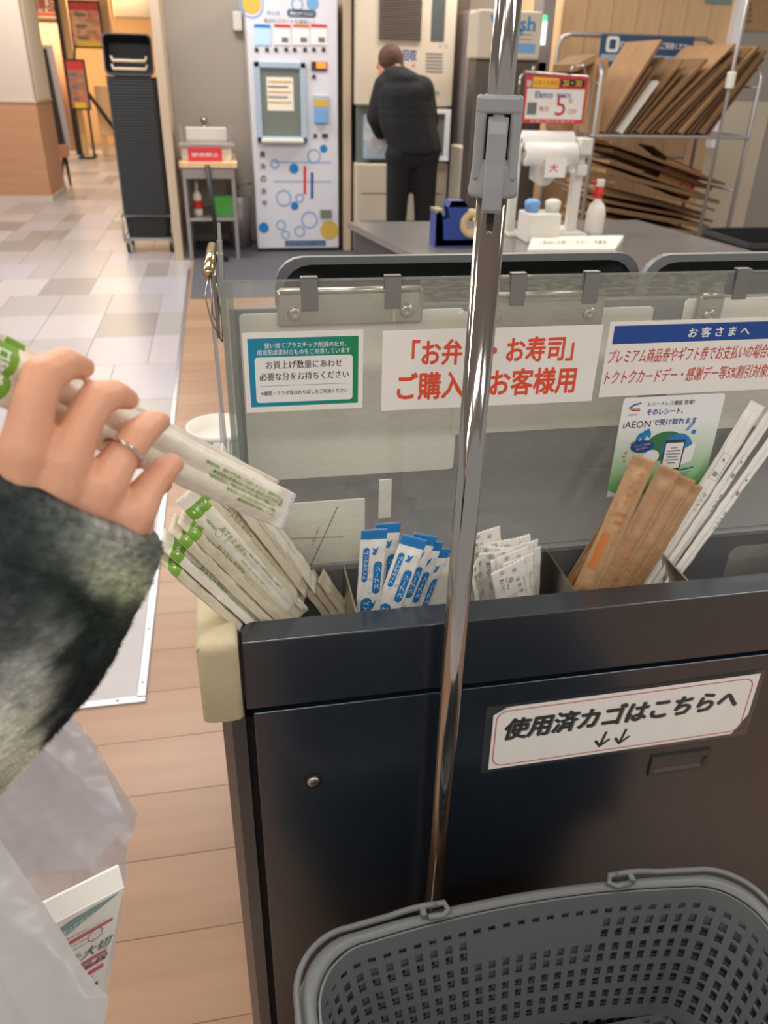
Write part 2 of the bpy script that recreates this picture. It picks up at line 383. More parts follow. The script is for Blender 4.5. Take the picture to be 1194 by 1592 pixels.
struct(MB().box((WX - .02, 6.52, 1.0), (WX + .06, 6.62, 3.0), 'lit_white', .01), 'strip_reflection')  # glowing box standing in for the reflection of a light strip
struct(MB().box((-6, 20.2, 0), (6, 20.4, 3.0), 'shop_wall'), 'wall_shop')
struct(MB().box((-6, -3, 3.0), (6, 22, 3.06), 'ceiling_white'), 'ceiling')
x0, x1, _, _ = XZ(262, 190, 273, 215, 7.3)
struct(MB().box((-.425, 7.3, 0), (-.355, 8.25, 3.0), 'trim_wood', .006), 'trim_4')
x0, x1, _, _ = XZ(534, 150, 546, 250, 7.66)
struct(MB().box((x0, 7.66, 0), (x1, 8.25, 3.0), 'trim_wood', .006), 'trim_5')
struct(MB().box((x1, 7.95, 0), (x1 + .12, 8.25, 3.0), 'dark_gap'), 'gap_shade')  # dark strip painting the shade in the gap between post and machine
# ceiling panels for the lamps
# ------------------------------------------------------------------ shop corner at the far left
t = lone(MB().box((-3.98, 19.9, 2.35), (-2.9, 20.0, 2.95), 'cream_wall', .01), 'banner', (-3.4, 19.95, 2.35), 'yellow shop banner with red lettering high behind the column', 'banner')
b = MB(); b.text('大特価セール', -3.42, 2.83, .95, .16, 'orange_red', M=FY(0, 0, 19.89)); b.text('お買得品', -3.42, 2.58, .9, .22, 'orange_red', M=FY(0, 0, 19.89), bold=.03)
b.prism([(-3.95, 2.74), (-2.95, 2.74), (-2.95, 2.71), (-3.95, 2.71)], 0, .003, 'orange_red', M=FY(0, 0, 19.89)); b.prism([(-3.95, 2.45), (-2.95, 2.45), (-2.95, 2.4), (-3.95, 2.4)], 0, .003, 'orange_red', M=FY(0, 0, 19.89))
part(b, 'lettering', t)
x0, x1, z0, z1 = XZ(50, 36, 92, 88, 18.6)
cu = MB()
for k in range(14):
    xx = x0 + (x1 - x0) * k / 13
    cu.tube([(xx, 18.6 + .03 * (k % 2), 0), (xx, 18.6, z1)], .05, 'wainscot', 8)
lone(cu, 'shop_curtain', (x0, 18.6, 0), 'brown pleated shop curtain hanging under the yellow banner', 'curtain')
x0, x1, z0, z1 = XZ(86, 0, 106, 180, 17.5)
fr = MB(); fr.box((PY(92, 60, 17.5).x, 17.5, 0), (PY(92, 60, 17.5).x + .07, 17.6, 3), 'board_black'); fr.box((PY(99, 60, 17.7).x, 17.62, 0), (PY(112, 60, 17.7).x, 17.8, 3), 'wood_warm', .01); fr.box((PY(158, 60, 17.7).x, 17.62, 0), (PY(176, 60, 17.7).x, 17.8, 3), 'wood_warm', .01)
struct(fr, 'door_1')
def poster(px0, py0, px1, py1, Y, name, label, m, foot=None):
    x0, x1, z0, z1 = XZ(px0, py0, px1, py1, Y); t = thing(name, ((x0 + x1) / 2, Y, 0 if foot else z0), label, 'sign')
    f = MB(); e = .03
    f.box((x0 - e, Y - .02, z0 - e), (x1 + e, Y + .02, z1 + e), 'board_black', .01); part(f, 'frame', t)
    p = MB(); p.box((x0, Y - .03, z0), (x1, Y - .02, z1), m); h = z1 - z0
    p.box((x0, Y - .034, z1 - h * .18), (x1, Y - .03, z1), 'red_print'); p.box((x0 + .05, Y - .034, z0), (x1 - .05, Y - .03, z0 + h * .12), 'yellow_print')
    for k in range(5): p.ico(((x0 + x1) / 2 + (k % 2 - .5) * (x1 - x0) * .35, Y - .03, z0 + h * (.2 + .13 * k)), ((x1 - x0) * .22, .006, h * .045), 'card_3' if k % 2 else 'grey_ink')
    part(p, 'printed_sheet', t)
    if foot:
        s = MB(); s.tube([(x0 + .03, Y, z0), (x0 + .03, Y, .02)], .022, 'board_black'); s.tube([(x1 - .03, Y, z0), (x1 - .03, Y, .02)], .022, 'board_black'); s.tube([(x1 - .05, Y - .3, .02), (x0 + .05, Y - .3, .02)], .02, 'board_black'); s.tube([(x0 + .03, Y - .3, .02), (x0 + .03, Y + .25, .02)], .02, 'board_black'); s.tube([(x1 - .03, Y - .3, .02), (x1 - .03, Y + .25, .02)], .02, 'board_black')
        s.tube([((x0 + x1) / 2, Y, z1), ((x0 + x1) / 2 + .05, Y, z1 + .25)], .02, 'board_black'); part(s, 'stand', t)
    return t
poster(112, 4, 156, 72, 17.3, 'framed_poster', 'large red food poster in a black frame on the shop front', 'poster_red')
poster(108, 95, 134, 168, 17.0, 'poster_stand', 'small red menu poster on a black floor stand', 'poster_food', True)
x0, x1, z0, z1 = XZ(176, 0, 236, 28, 17.9)
lone(MB().box((x0, 17.9, z0), (x1 + .2, 18.1, 2.98), 'cream_wall', .02), 'shop_canopy', (x0, 18, z0), 'pale yellow shop canopy above the basket stack', 'canopy')
ap = MB(); xa = PY(160, 130, 17.2).x
ap.box((xa - .2, 17.4, .35), (xa + 1.2, 17.5, 1.2), 'wood_warm', .01); ap.tube([(xa - .45, 17.1, 1.35), (xa + .35, 17.1, .12)], .035, 'board_black'); ap.tube([(xa + .1, 17.1, .1), (xa + .9, 17.1, .1)], .035, 'board_black'); ap.box((xa - .2, 17.42, 0), (xa - .1, 17.5, .36), 'wood_warm'); ap.box((xa + 1.1, 17.42, 0), (xa + 1.2, 17.5, .36), 'wood_warm')
lone(ap, 'shop_counter', (xa, 17.3, 0), 'tan shop counter with a black slanting strut, beyond the basket stack', 'counter')
# black board on an easel foot
t = thing('sign_board', (-2.05, 12.7, 0), 'tall black sign board with a grey edge leaning beside the column', 'sign')
a, b_ = PY(64, 72, 12.9), PY(104, 228, 12.4)
bd = MB(); u = Vector((.0, -.25, 0))
tp, bt = PY(81, 70, 12.7), PY(112, 232, 12.5)
wv_ = Vector((.30, .05, 0))
for off, m, e in ((Vector((0, 0, 0)), 'mauve_metal', 0), (Vector((-.03, -.03, 0)), 'board_black', .045)):
    q = [bt - wv_ + Vector((e, 0, e)), bt + Vector((-e, 0, e)), tp + Vector((-e, 0, -e)), tp - wv_ + Vector((e, 0, -e))]
    q = [p + off for p in q]; q2 = [p + Vector((0, .03, 0)) for p in q]
    bd.add(q + q2, [(0, 1, 2, 3), (7, 6, 5, 4), (0, 4, 5, 1), (1, 5, 6, 2), (2, 6, 7, 3), (3, 7, 4, 0)], m)
part(bd, 'board', t)
lg = MB(); f1 = PY(99, 232, 12.45); lg.tube([f1, PZ(110, 288, .01)], [.03, .016], 'board_black'); lg.box(f1 + Vector((-.09, -.04, -.1)), f1 + Vector((.06, .05, .06)), 'wainscot', .02); lg.tube([f1, (-2.25, 13.0, .01)], .018, 'board_black'); part(lg, 'leg', t)

# ------------------------------------------------------------------ nested baskets on a trolley
def tub(w_, d_, h_, tap, rim, m, mr, wall=.004, n=5):
    mb = MB(); rr = .04
    def ringp(ww_, dd_, r): return rrect(ww_, dd_, r, n=n)
    lv = [(w_ - tap, d_ - tap, 0), (w_, d_, h_ - rim), (w_ + .016, d_ + .016, h_ - rim), (w_ + .016, d_ + .016, h_), (w_ - .004, d_ - .004, h_), (w_ - .008, d_ - .008, h_ - rim), (w_ - tap - .008, d_ - tap - .008, wall)]
    vs = []; N = 4 * (n + 1)
    for a, b, z in lv: vs += [(x, y, z) for x, y in ringp(a, b, rr)]
    fs = []
    for i in range(len(lv) - 1):
        for k in range(N): fs.append((i * N + k, i * N + (k + 1) % N, (i + 1) * N + (k + 1) % N, (i + 1) * N + k))
    mb.add(vs, fs, m, False); mb.m = [mr if 1 * N <= j < 4 * N else m for j in range(len(fs))]
    mb.add(vs[:N], [tuple(range(N - 1, -1, -1))], m); mb.add(vs[-N:], [tuple(range(N))], m); return mb
bx, by = -.662, 7.92
t = thing('basket_trolley', (bx, by, 0), 'steel trolley with black castors carrying the tall basket stack', 'trolley')
f = MB(); f.box((bx - .2, by - .2, .1), (bx + .2, by + .2, .118), 'rack_metal', .004)
for zz in (.13, .32):
    f.tube([(bx - .215, by + .2, zz), (bx - .215, by - .235, zz), (bx + .215, by - .235, zz), (bx + .215, by + .2, zz)], .009, 'rack_metal', 8)
for sx in (-1, 1):
    for sy in (-1, 1): f.tube([(bx + sx * .215, by + sy * .22, .1), (bx + sx * .215, by + sy * .22, .33)], .009, 'rack_metal', 8)
part(f, 'frame', t)
for sx in (-1, 1):
    for sy in (-1, 1):
        q = MB(); q.tube([(bx + sx * .19 - .012, by + sy * .2, .045), (bx + sx * .19 + .012, by + sy * .2, .045)], .045, 'black_plastic', 14); q.box((bx + sx * .19 - .018, by + sy * .2 - .02, .05), (bx + sx * .19 + .018, by + sy * .2 + .02, .1), 'rack_metal'); part(q, 'castor', t)
tb = tub(.39, .36, .2, .03, .011, 'black_plastic', 'tray_grey').mesh('nested_basket')
for k in range(50):
    o = bpy.data.objects.new('shopping_basket', tb); COL.objects.link(o); o.location = (bx, by, .12 + k * .0222)
    tag(o, 'empty black shopping basket nested in the tall stack on the steel trolley', 'basket', 'nested baskets on the trolley')
o = thing('shopping_basket', (bx, by - .16, 1.40), 'topmost black shopping basket tipped on its side to face the aisle with handles folded inside', 'basket', None)
M = Matrix.Translation((bx - .0, by + .02, 1.535)) @ Matrix.Rotation(math.radians(80), 4, 'X')
q = tub(.38, .29, .2, .03, .02, 'black_plastic', 'tray_grey', wall=.006); q.v = [M @ v for v in q.v]; part(q, 'body', o)
for zz in (-.03, -.09):
    h = MB(); h.tube([M @ Vector((-.14, zz + .02, .16)), M @ Vector((-.13, zz - .015, .185)), M @ Vector((.13, zz - .015, .185)), M @ Vector((.14, zz + .02, .16))], .012, 'trim_wood', 8)
    part(h, 'handle', o)

# ------------------------------------------------------------------ wash stand
SX0, SX1, SY = -.30, .13, 7.35
tz = PY(325, 252, SY).z
t = thing('wash_stand', ((SX0 + SX1) / 2, SY, 0), 'small wooden-topped steel wash stand against the grey wall', 'table')
part(MB().box((SX0 - .02, SY - .02, tz - .045), (SX1 + .03, SY + .85, tz), 'wood_warm', .004), 'table_top', t)
part(MB().box((SX0, SY + .02, .32), (SX1 + .01, SY + .83, .34), 'rack_metal', .003), 'shelf', t)
part(MB().box((SX0 + .01, SY, tz - .13), (SX1, SY + .02, tz - .05), 'rack_metal', .003), 'apron', t)
for x in (SX0 + .012, SX1 - .01):
    for y in (SY + .02, SY + .81): part(MB().box((x - .015, y - .015, 0), (x + .015, y + .015, tz - .045), 'rack_metal', .003), 'leg', t)
sk = thing('sink_basin', (-.08, SY + .3, tz), 'white sink basin on the wooden-topped wash stand', 'sink')
s = MB(); s.box((SX0 + .0, SY + .12, tz + .001), (SX1 - .01, SY + .46, tz + .10), 'white_plastic', .01); part(s, 'body', sk)
s = MB(); s.box((SX0 - .02, SY + .10, tz + .10), (SX1 + .02, SY + .50, tz + .135), 'rack_metal', .008); s.box((SX0 + .04, SY + .46, tz + .13), (SX1 - .03, SY + .5, tz + .24), 'white_plastic', .01); s.box((SX0 + .0, SY + .16, tz + .13), (SX0 + .02, SY + .5, tz + .26), 'rack_metal'); s.box((SX1 - .02, SY + .16, tz + .13), (SX1, SY + .5, tz + .26), 'rack_metal'); part(s, 'rim', sk)
x0, x1, z0, z1 = XZ(292, 231, 345, 246, SY + .02)
sg = lone(MB().box((x0, SY + .02, tz + .001), (x1, SY + .04, z1 + .01), 'red_print', .002), 'notice_plate', (x0, SY, tz), 'red notice plate with white lettering on the wash stand', 'sign')
part(MB().text('使用禁止', (x0 + x1) / 2, (tz + z1) / 2 + .003, (x1 - x0) * .8, .03, 'white_print', M=FY(0, 0, SY + .019), bold=.02), 'lettering', sg)
p = PY(317, 184, 8.2); fc = MB(); fc.tube([(p.x, 8.25, p.z - .05), (p.x, 8.1, p.z - .05), (p.x, 8.06, p.z - .05), (p.x + .0, 8.05, p.z - .12)], .014, 'chrome', 8); fc.lathe([(0, .04), (.03, .035), (.03, .0), (0, -.01)], (p.x, 8.15, p.z - .03), 'chrome', 10); fc.tube([(p.x + .06, 8.25, p.z - .07), (p.x + .06, 8.1, p.z - .07)], .018, 'chrome', 8)
lone(fc, 'faucet', p, 'chrome faucet on the grey wall above the sink basin', 'faucet')
p = PZ(300, 365, .34); p = Vector((-.2, SY + .2, .34))
bo = lone(MB().lathe([(0, 0), (.035, 0), (.038, .02), (.038, .17), (.02, .2), (.012, .22), (.014, .24), (.014, .29), (0, .29)], p, 'white_plastic', 16), 'detergent_bottle', p, 'white detergent bottle with a red label on the wash stand shelf', 'bottle')
part(MB().lathe([(.0385, .06), (.0385, .13)], p, 'red_plastic', 16), 'label_band', bo)
p = Vector((0.0, SY + .25, .34))
lone(tub(.2, .16, .15, .04, .015, 'bucket_green', 'bucket_green', n=4), 'tub', Vector((0, 0, 0)), 'green plastic tub on the wash stand shelf', 'tub').location = (.02, SY + .25, .34)
bk = thing('mop', (-.085, SY - .06, 0), 'black-handled mop leaning on the front of the wash stand', 'mop')
part(MB().tube([(-.09, SY - .03, tz - .02), (-.05, SY - .08, .06)], [.022, .014], 'black_plastic', 8), 'handle', bk); part(MB().box((-.13, SY - .13, 0), (.03, SY - .04, .06), 'black_cloth', .015), 'head', bk)
q = MB(); q.tube([(.17, 8.1, .5), (.17, 7.9, .55), (.29, 7.9, .57), (.29, 8.1, .55)], .01, 'grey_ink', 8); q.lathe([(0, 0), (.1, 0), (.12, .45), (.112, .45), (.095, .01)], (.16, 7.98, 0), 'mauve_metal', 16)
lone(q, 'waste_bin', (.16, 7.98, 0), 'dull grey waste bin between wash stand and white vending machine', 'bin')

# ------------------------------------------------------------------ water vending machine
VY = 7.65; v0, v1, vh = .31, 1.068, 2.02
t = thing('vending_machine', ((v0 + v1) / 2, VY, 0), 'tall white water vending machine printed with blue bubbles', 'vending machine')
part(MB().box((v0, VY, .03), (v1, 8.22, vh), 'vend_white', .012), 'body', t)
part(MB().box((v0 + .02, VY + .02, 0), (v1 - .02, 8.2, .03), 'dark_gap'), 'plinth', t)
def vb(px0, py0, px1, py1, m, d=.004, bev_=0, y=VY):
    x0, x1, z0, z1 = XZ(px0, py0, px1, py1, y); return MB().box((x0, y - d, z0), (x1, y + .002, z1), m, bev_)
for k, (px, tm) in enumerate(((395, 'blue_print'), (426, 'red_print'), (455, 'kraft_print'), (483, 'red_print'))):
    d = part(vb(px, 38, px + 25, 70, 'lit_blue' if k == 0 else 'lit_white', .006), 'display', t)
    part(vb(px, 38, px + 25, 43, tm, .008), 'header', d)
    if k: part(vb(px + 12, 58, px + 22, 66, 'grey_ink', .008), 'marking', d)
for px in (399, 415, 429, 445, 458, 474, 488, 503):
    p = PY(px, 77, VY); part(MB().lathe([(.017, 0), (.017, .008), (0, .01)], (p.x, VY, p.z), 'ink', 12, M=Matrix.Rotation(math.radians(90), 3, 'X')), 'button', t)
x0, x1, z0, z1 = XZ(397, 96, 476, 222, VY)
wf = MB()
for a, b in (((x0, z0), (x0 + .05, z1)), ((x1 - .05, z0), (x1, z1)), ((x0, z1 - .05), (x1, z1)), ((x0, z0), (x1, z0 + .05))): wf.box((a[0], VY - .03, a[1]), (b[0], VY + .002, b[1]), 'vend_frame', .008)
wd = part(wf, 'dispenser_frame', t)
part(MB().box((x0 + .04, VY - .012, z0 + .04), (x1 - .04, VY + .001, z1 - .04), 'glass_grey'), 'pane', wd)
part(MB().box((x0 + .03, VY - .07, z0 + .0), (x1 - .03, VY - .01, z0 + .035), 'white_plastic', .01), 'drip_ledge', wd)
sh = part(vb(415, 120, 456, 172, 'sheet_cream', .014), 'instruction_sheet', wd)
q = MB()
for k in range(5): a = PY(435, 128 + k * 8, VY - .015); q.box((a.x - .1, VY - .0165, a.z), (a.x + .1 - .03 * (k % 2), VY - .014, a.z + .012), 'grey_ink' if k % 2 else 'vend_yellow')
part(q, 'marking', t)
part(vb(484, 96, 508, 110, 'ink', .01), 'coin_panel', t); part(vb(492, 97, 506, 106, 'lit_orange', .014), 'price_lamp', t)
part(MB().lathe([(.017, 0), (.017, .01), (0, .012)], (PY(488, 119, VY).x, VY, PY(488, 119, VY).z), 'ink', 12, M=Matrix.Rotation(math.radians(90), 3, 'X')), 'coin_slot', t)
part(vb(487, 148, 511, 168, 'vend_frame', .02, .004), 'bill_slot', t); part(vb(488, 154, 510, 166, 'vend_yellow', .024), 'bill_tray', t); part(vb(488, 168, 510, 192, 'vend_blue', .03, .006), 'change_tray', t)
for a in ((490, 211), (503, 211), (507, 211)): p = PY(a[0], a[1], VY); part(MB().box((p.x - .014, VY - .01, p.z - .016), (p.x + .014, VY, p.z + .016), 'ink'), 'key_hole', t)
part(vb(498, 326, 515, 339, 'glass_grey', .012), 'return_slot', t)
pr = MB(); MV = FY(0, 0, VY - .001)
def dot(px, py, r, m): p = PY(px, py, VY); pr.flat(circ(p.x, p.z, r), .0015, m, M=MV)
def rng_(px, py, r, m='vend_blue', th=.012): p = PY(px, py, VY); pr.ring(p.x, p.z, r - th, r, m, .001, M=MV)
dot(391, 5, .075, 'vend_yellow'); dot(512, 358, .085, 'vend_yellow'); dot(503, 231, .033, 'blue_print'); dot(457, 262, .042, 'blue_print'); dot(458, 320, .036, 'blue_print'); dot(410, 354, .046, 'blue_print'); dot(486, 5, .05, 'vend_blue')
for a in ((441, 308, .07), (481, 342, .075), (466, 360, .05), (437, 350, .045), (488, 243, .06), (466, 308, .04), (444, 365, .04), (427, 255, .04), (462, 7, .05), (391, 6, .10)): rng_(*a)
def vt(s_, px, py, w_, h_, m, bold=.02): p = PY(px, py, VY); pr.text(s_, p.x, p.z, w_, h_, m, .002, bold, M=MV)
p = PY(469, 21, VY); pr.flat(rrect(.24, .055, .025, p.x, p.z), .001, 'vend_navy', M=MV)
vt('給水ステーション', 469, 21, .19, .03, 'white_print'); vt('おいしい水', 425, 20, .10, .03, 'blue_print'); vt('毎日のスマートを美味しく', 450, 33, .42, .03, 'grey_ink')
for k, ch in enumerate('美冷の水や'): vt(ch, 408 + k * .8, 240 + k * 19, .05, .055, 'ink', .03)
for px, py0, py1, m in ((474, 258, 302, 'red_print'), (485, 268, 309, 'royal_blue')):
    a, b = PY(px, py0, VY), PY(px, py1, VY); pr.flat([(b.x - .012, b.z), (b.x + .012, b.z), (a.x + .012, a.z), (a.x - .012, a.z)], .001, m, M=MV)
for y0_ in (252, 282):
    a, b = PY(425, y0_, VY), PY(515, y0_ - 1, VY); pr.flat([(a.x, a.z - .004), (b.x, a.z - .004), (b.x, a.z + .004), (a.x, a.z + .004)], .0008, 'vend_blue', M=MV)
p = PY(475, 378, VY); pr.flat(rrect(.38, .05, .004, p.x, p.z), .001, 'vend_navy', M=MV); vt('安心安全なおいしいお水', 475, 378, .34, .03, 'vend_blue')
part(pr, 'print', t)
x0, x1, z0, z1 = XZ(362, 18, 376, 48, 8.2)
lone(MB().box((x0, 8.17, z0), (x1, 8.25, z1), 'white_plastic', .01), 'wall_box', (x0, 8.2, z0), 'small white box fixed on the grey wall left of the vending machine', 'box')

# ------------------------------------------------------------------ recycling machine behind the person
MY = 7.55; a0 = PY(554, 100, MY).x; a1 = PY(706, 100, MY).x
t = thing('recycling_machine', ((a0 + a1) / 2, MY, 0), 'tall cream recycling machine with a dark louvred vent, in front of the person in black', 'machine')
zs = PY(630, 165, MY).z; zc = PY(630, 255, MY).z
part(MB().box((a0, MY, zs), (a1, 8.2, 2.3), 'machine_cream', .012), 'upper_cabinet', t)
part(MB().box((a0, MY, 0), (a1, 8.2, zc), 'machine_cream', .012), 'lower_cabinet', t)
part(MB().box((a0 + .02, MY + .12, zc), (a1 - .02, 8.18, zs), 'glass_grey', .006), 'bay', t)
x0, x1, z0, z1 = XZ(590, -30, 656, 63, MY)
vn = part(MB().box((x0, MY - .004, z0), (x1, MY, z1), 'dark_gap'), 'vent', t)
for k in range(22):
    z = z0 + (z1 - z0) * (k + .5) / 22; M = Matrix.Translation((0, 0, 0))
    s = MB(); s.add([(x0, MY - .004, z), (x1, MY - .004, z), (x1, MY - .02, z - .012), (x0, MY - .02, z - .012), (x0, MY - .004, z - .004), (x1, MY - .004, z - .004)], [(0, 1, 2, 3), (3, 2, 5, 4)], 'slat_grey'); part(s, 'slat', vn)
x0, x1, z0, z1 = XZ(671, -20, 692, 64, MY)
part(MB().box((x0, MY - .006, z0), (x1, MY, z1), 'window_grey', .002), 'window', t)
x0, x1, z0, z1 = XZ(568, 178, 600, 248, MY); part(MB().box((x0, MY + .02, z0), (x0 + .35, MY + .13, z1), 'vend_frame', .01), 'screen', t)
mf = MB(); x1 = PY(698, 210, MY).x; x0 = x1 - .45; z0, z1 = PY(690, 250, MY).z, PY(690, 170, MY).z
for a, b in (((x0, z0), (x1, z0 + .035)), ((x0, z1 - .035), (x1, z1)), ((x1 - .045, z0), (x1, z1)), ((x0, z0), (x0 + .03, z1))): mf.box((a[0], MY - .03, a[1]), (b[0], MY + .01, b[1]), 'lit_white', .004)
part(mf, 'lit_frame', t)
part(MB().box((x1 - .16, MY - .012, z0 + .03), (x1 - .05, MY + .0, z1 - .03), 'glass_grey'), 'glass_panel', t)
pr = MB(); MV = FY(0, 0, MY - .001)
for k in range(6): p = PY(674, 84 + k * 5.5, MY); pr.flat([(p.x - .07, p.z - .006), (p.x + .08, p.z - .006), (p.x + .08, p.z + .006), (p.x - .07, p.z + .006)], .001, 'grey_ink', M=MV)
p = PY(637, 86, MY); pr.text('回収', p.x, p.z, .12, .08, 'royal_blue', .001, .03, M=MV); p = PY(643, 102, MY); pr.text('大', p.x, p.z, .03, .03, 'red_print', .001, .03, M=MV); p = PY(688, 72, MY); pr.text('エコ', p.x, p.z, .08, .02, 'blue_print', .001, M=MV); p = PY(678, 145, MY); pr.text('OK', p.x, p.z, .06, .03, 'green_dark', .001, .02, M=MV)
for z_ in (.28, .52): pr.flat([(a0 + .05, z_), (a1 - .05, z_), (a1 - .05, z_ + .008), (a0 + .05, z_ + .008)], .001, 'grey_ink', M=MV)
part(pr, 'print', t)

# ------------------------------------------------------------------ person in black
PYY = 6.95
t = thing('person', (1.57, PYY, 0), 'person in a black hooded jacket and black trousers bending over the recycling machine', 'person')
hd = PY(604, 97, PYY + .16); nk = PY(618, 116, PYY + .06)
sl, sr = PY(602, 138, PYY + .06), PY(655, 140, PYY)
hl, hr_ = PY(621, 258, PYY), PY(660, 258, PYY)
kl, kr = PY(617, 318, PYY + .02), PY(660, 318, PYY)
ml = Vector((kl.x, PYY + .05, .06)); mr_ = Vector((kr.x + .02, PYY, .06))
el = PY(586, 180, PYY + .12); hnl = PY(597, 218, PYY + .38); er = PY(668, 190, PYY + .14)
body = blob([[(hd, (.085, .1, .11)), (nk, .06)], [(hd + Vector((-.03, .06, -.08)), .05), (hd, .08)], [(nk, .07), ((sl + sr) / 2 + Vector((0, .02, -.05)), (.15, .1, .12)), ((hl + hr_) / 2 + Vector((0, 0, .1)), (.15, .1, .12))],
    [(hl, .07), (kl, .055), (ml, .04), (ml + Vector((-.02, -.0, 0)), .04), (ml + Vector((-.03, .14, -.02)), .035)], [(hr_, .07), (kr, .055), (mr_, .04), (mr_ + Vector((.02, .14, -.02)), .035)],
    [(sl, .06), (el, .045), (hnl, .032), (hnl + Vector((.03, .08, -.02)), .03)], [(sr, .06), (er, .04), (PY(640, 215, PYY + .4), .03)]], .016, 'skin', 5)
mesh_obj(body, 'body', t)
jk = blob([[(sl + Vector((.03, 0, -.02)), (.12, .13, .12)), (sr + Vector((-.03, 0, -.04)), (.125, .13, .13))], [(PY(630, 150, PYY), (.235, .15, .15)), (PY(634, 190, PYY), (.24, .16, .15)), (PY(646, 232, PYY), (.235, .17, .07))],
    [(sl, .12), (el, .095), (PY(592, 205, PYY + .26), .065)], [(sr, .11), (er, .08), (PY(656, 210, PYY + .3), .055)],
    [(PY(617, 112, PYY + .04), (.115, .10, .05)), (PY(627, 122, PYY), (.15, .11, .06))]], .016, 'black_cloth', 5)
mesh_obj(jk, 'jacket', t)
tr_ = blob([[(hl + Vector((0, 0, .06)), .115), (kl, .098), (ml + Vector((0, 0, .02)), .08)], [(hr_ + Vector((0, 0, .06)), .115), (kr, .098), (mr_ + Vector((0, 0, .02)), .08)], [(hl + Vector((0, 0, .08)), .13), (hr_ + Vector((0, 0, .08)), .13)]], .016, 'black_trouser', 5)
mesh_obj(tr_, 'trousers', t)
for p in (ml, mr_): part(MB().ico(p + Vector((0, .06, -.01)), (.06, .14, .05), 'board_black'), 'shoe', t)
mesh_obj(blob([[(hd + Vector((.01, -.03, .03)), (.105, .105, .105)), (hd + Vector((.04, -.03, -.03)), (.085, .095, .09))]], .014, 'hair_brown', 3), 'hair', t)
part(MB().ico(hd + Vector((-.083, .03, -.02)), (.012, .02, .03), 'skin', sub=2), 'ear', t)
p = PY(585, 195, PYY + .42)
bg = MB(); rr = random.Random(4)
bg.ico(p, (.1, .08, .2), 'film_white', sub=4); bg.v = [v + Vector((noise.noise(v * 14), noise.noise(v * 14 + Vector((5, 0, 0))), noise.noise(v * 9))) * .06 for v in bg.v]
lone(bg, 'plastic_bag', p, 'crumpled clear bag of bottles held by the person in black', 'bag')

# ------------------------------------------------------------------ columns and dispenser right of the machine
t = lone(MB().box((PY(708, 60, 7.9).x, 7.9, 0), (PY(728, 60, 7.9).x, 8.24, 3.0), 'dark_pipe', .01), 'metal_column', (1.9, 8, 0), 'dark brown metal column right of the recycling machine', 'column')
q = MB(); q.box((PY(722, 150, 7.4).x, 7.4, 0), (PY(741, 150, 7.4).x, 7.8, PY(730, 15, 7.4).z), 'mauve_metal', .01)
lone(q, 'metal_cabinet', (2, 7.5, 0), 'narrow mauve-grey metal cabinet behind the chrome pole', 'cabinet')
x0, x1, z0, z1 = XZ(741, 16, 843, 93, 6.35)
t = thing('water_dispenser', ((x0 + x1) / 2, 6.35, 0), 'white dispenser with blue lettering above a dark metal base, behind the pole', 'dispenser')
part(MB().box((x0, 6.35, z0), (x1, 6.6, z1), 'machine_cream', .02), 'housing', t)
part(MB().box((x0 + .02, 6.39, 0), (x1 + .08, 6.6, z0), 'dark_pipe', .01), 'base', t)
part(MB().box((x1 + .0, 6.39, z0 - .2), (x1 + .1, 6.6, z1 + .1), 'mauve_metal', .01), 'side_post', t)
pr = MB(); MV = FY(0, 0, 6.349); p = PY(816, 37, 6.35); pr.text('Wash', p.x - .09, p.z, .34, .09, 'blue_print', .001, .04, M=MV); p = PY(810, 50, 6.35); pr.text('水', p.x, p.z, .05, .05, 'blue_print', .001, .03, M=MV); p = PY(812, 75, 6.35); pr.flat([(p.x - .1, p.z - .03), (p.x + .1, p.z - .03), (p.x + .1, p.z + .03), (p.x - .1, p.z + .03)], .001, 'vend_blue', M=MV); p = PY(812, 62, 6.35)
for k in range(3): pr.flat([(p.x - .1, p.z + k * .03), (p.x + .07, p.z + k * .03), (p.x + .07, p.z + k * .03 + .006), (p.x - .1, p.z + k * .03 + .006)], .001, 'grey_ink', M=MV)
part(pr, 'print', t)
x0, x1, z0, z1 = XZ(844, 32, 851, 70, 6.35); part(MB().box((x0, 6.37, z0), (x1, 6.39, z1), 'lit_mint', .004), 'lit_strip', t); x0, x1, z0, z1 = XZ(843, 23, 853, 33, 6.35); part(MB().box((x0, 6.37, z0), (x1, 6.39, z1), 'lit_green', .008), 'lamp', t)
x0 = PY(726, 240, 6.6).x
lone(MB().box((x0, 6.6, 0), (PY(745, 240, 6.6).x, 7.1, PY(735, 232, 6.6).z), 'machine_cream', .01), 'low_cabinet', (x0, 6.6, 0), 'low cream cabinet behind the tape dispenser', 'cabinet')
x0, x1, z0, z1 = XZ(732, 290, 744, 335, 6.2)
lone(MB().lathe([(0, .5), (.03, .5), (.13, 0), (.16, 0), (.16, -.02), (0, -.02)], (x1, 6.2, .02), 'vend_yellow', 16), 'floor_cone', (x1, 6.2, 0), 'yellow floor cone just visible behind the tape dispenser', 'cone')

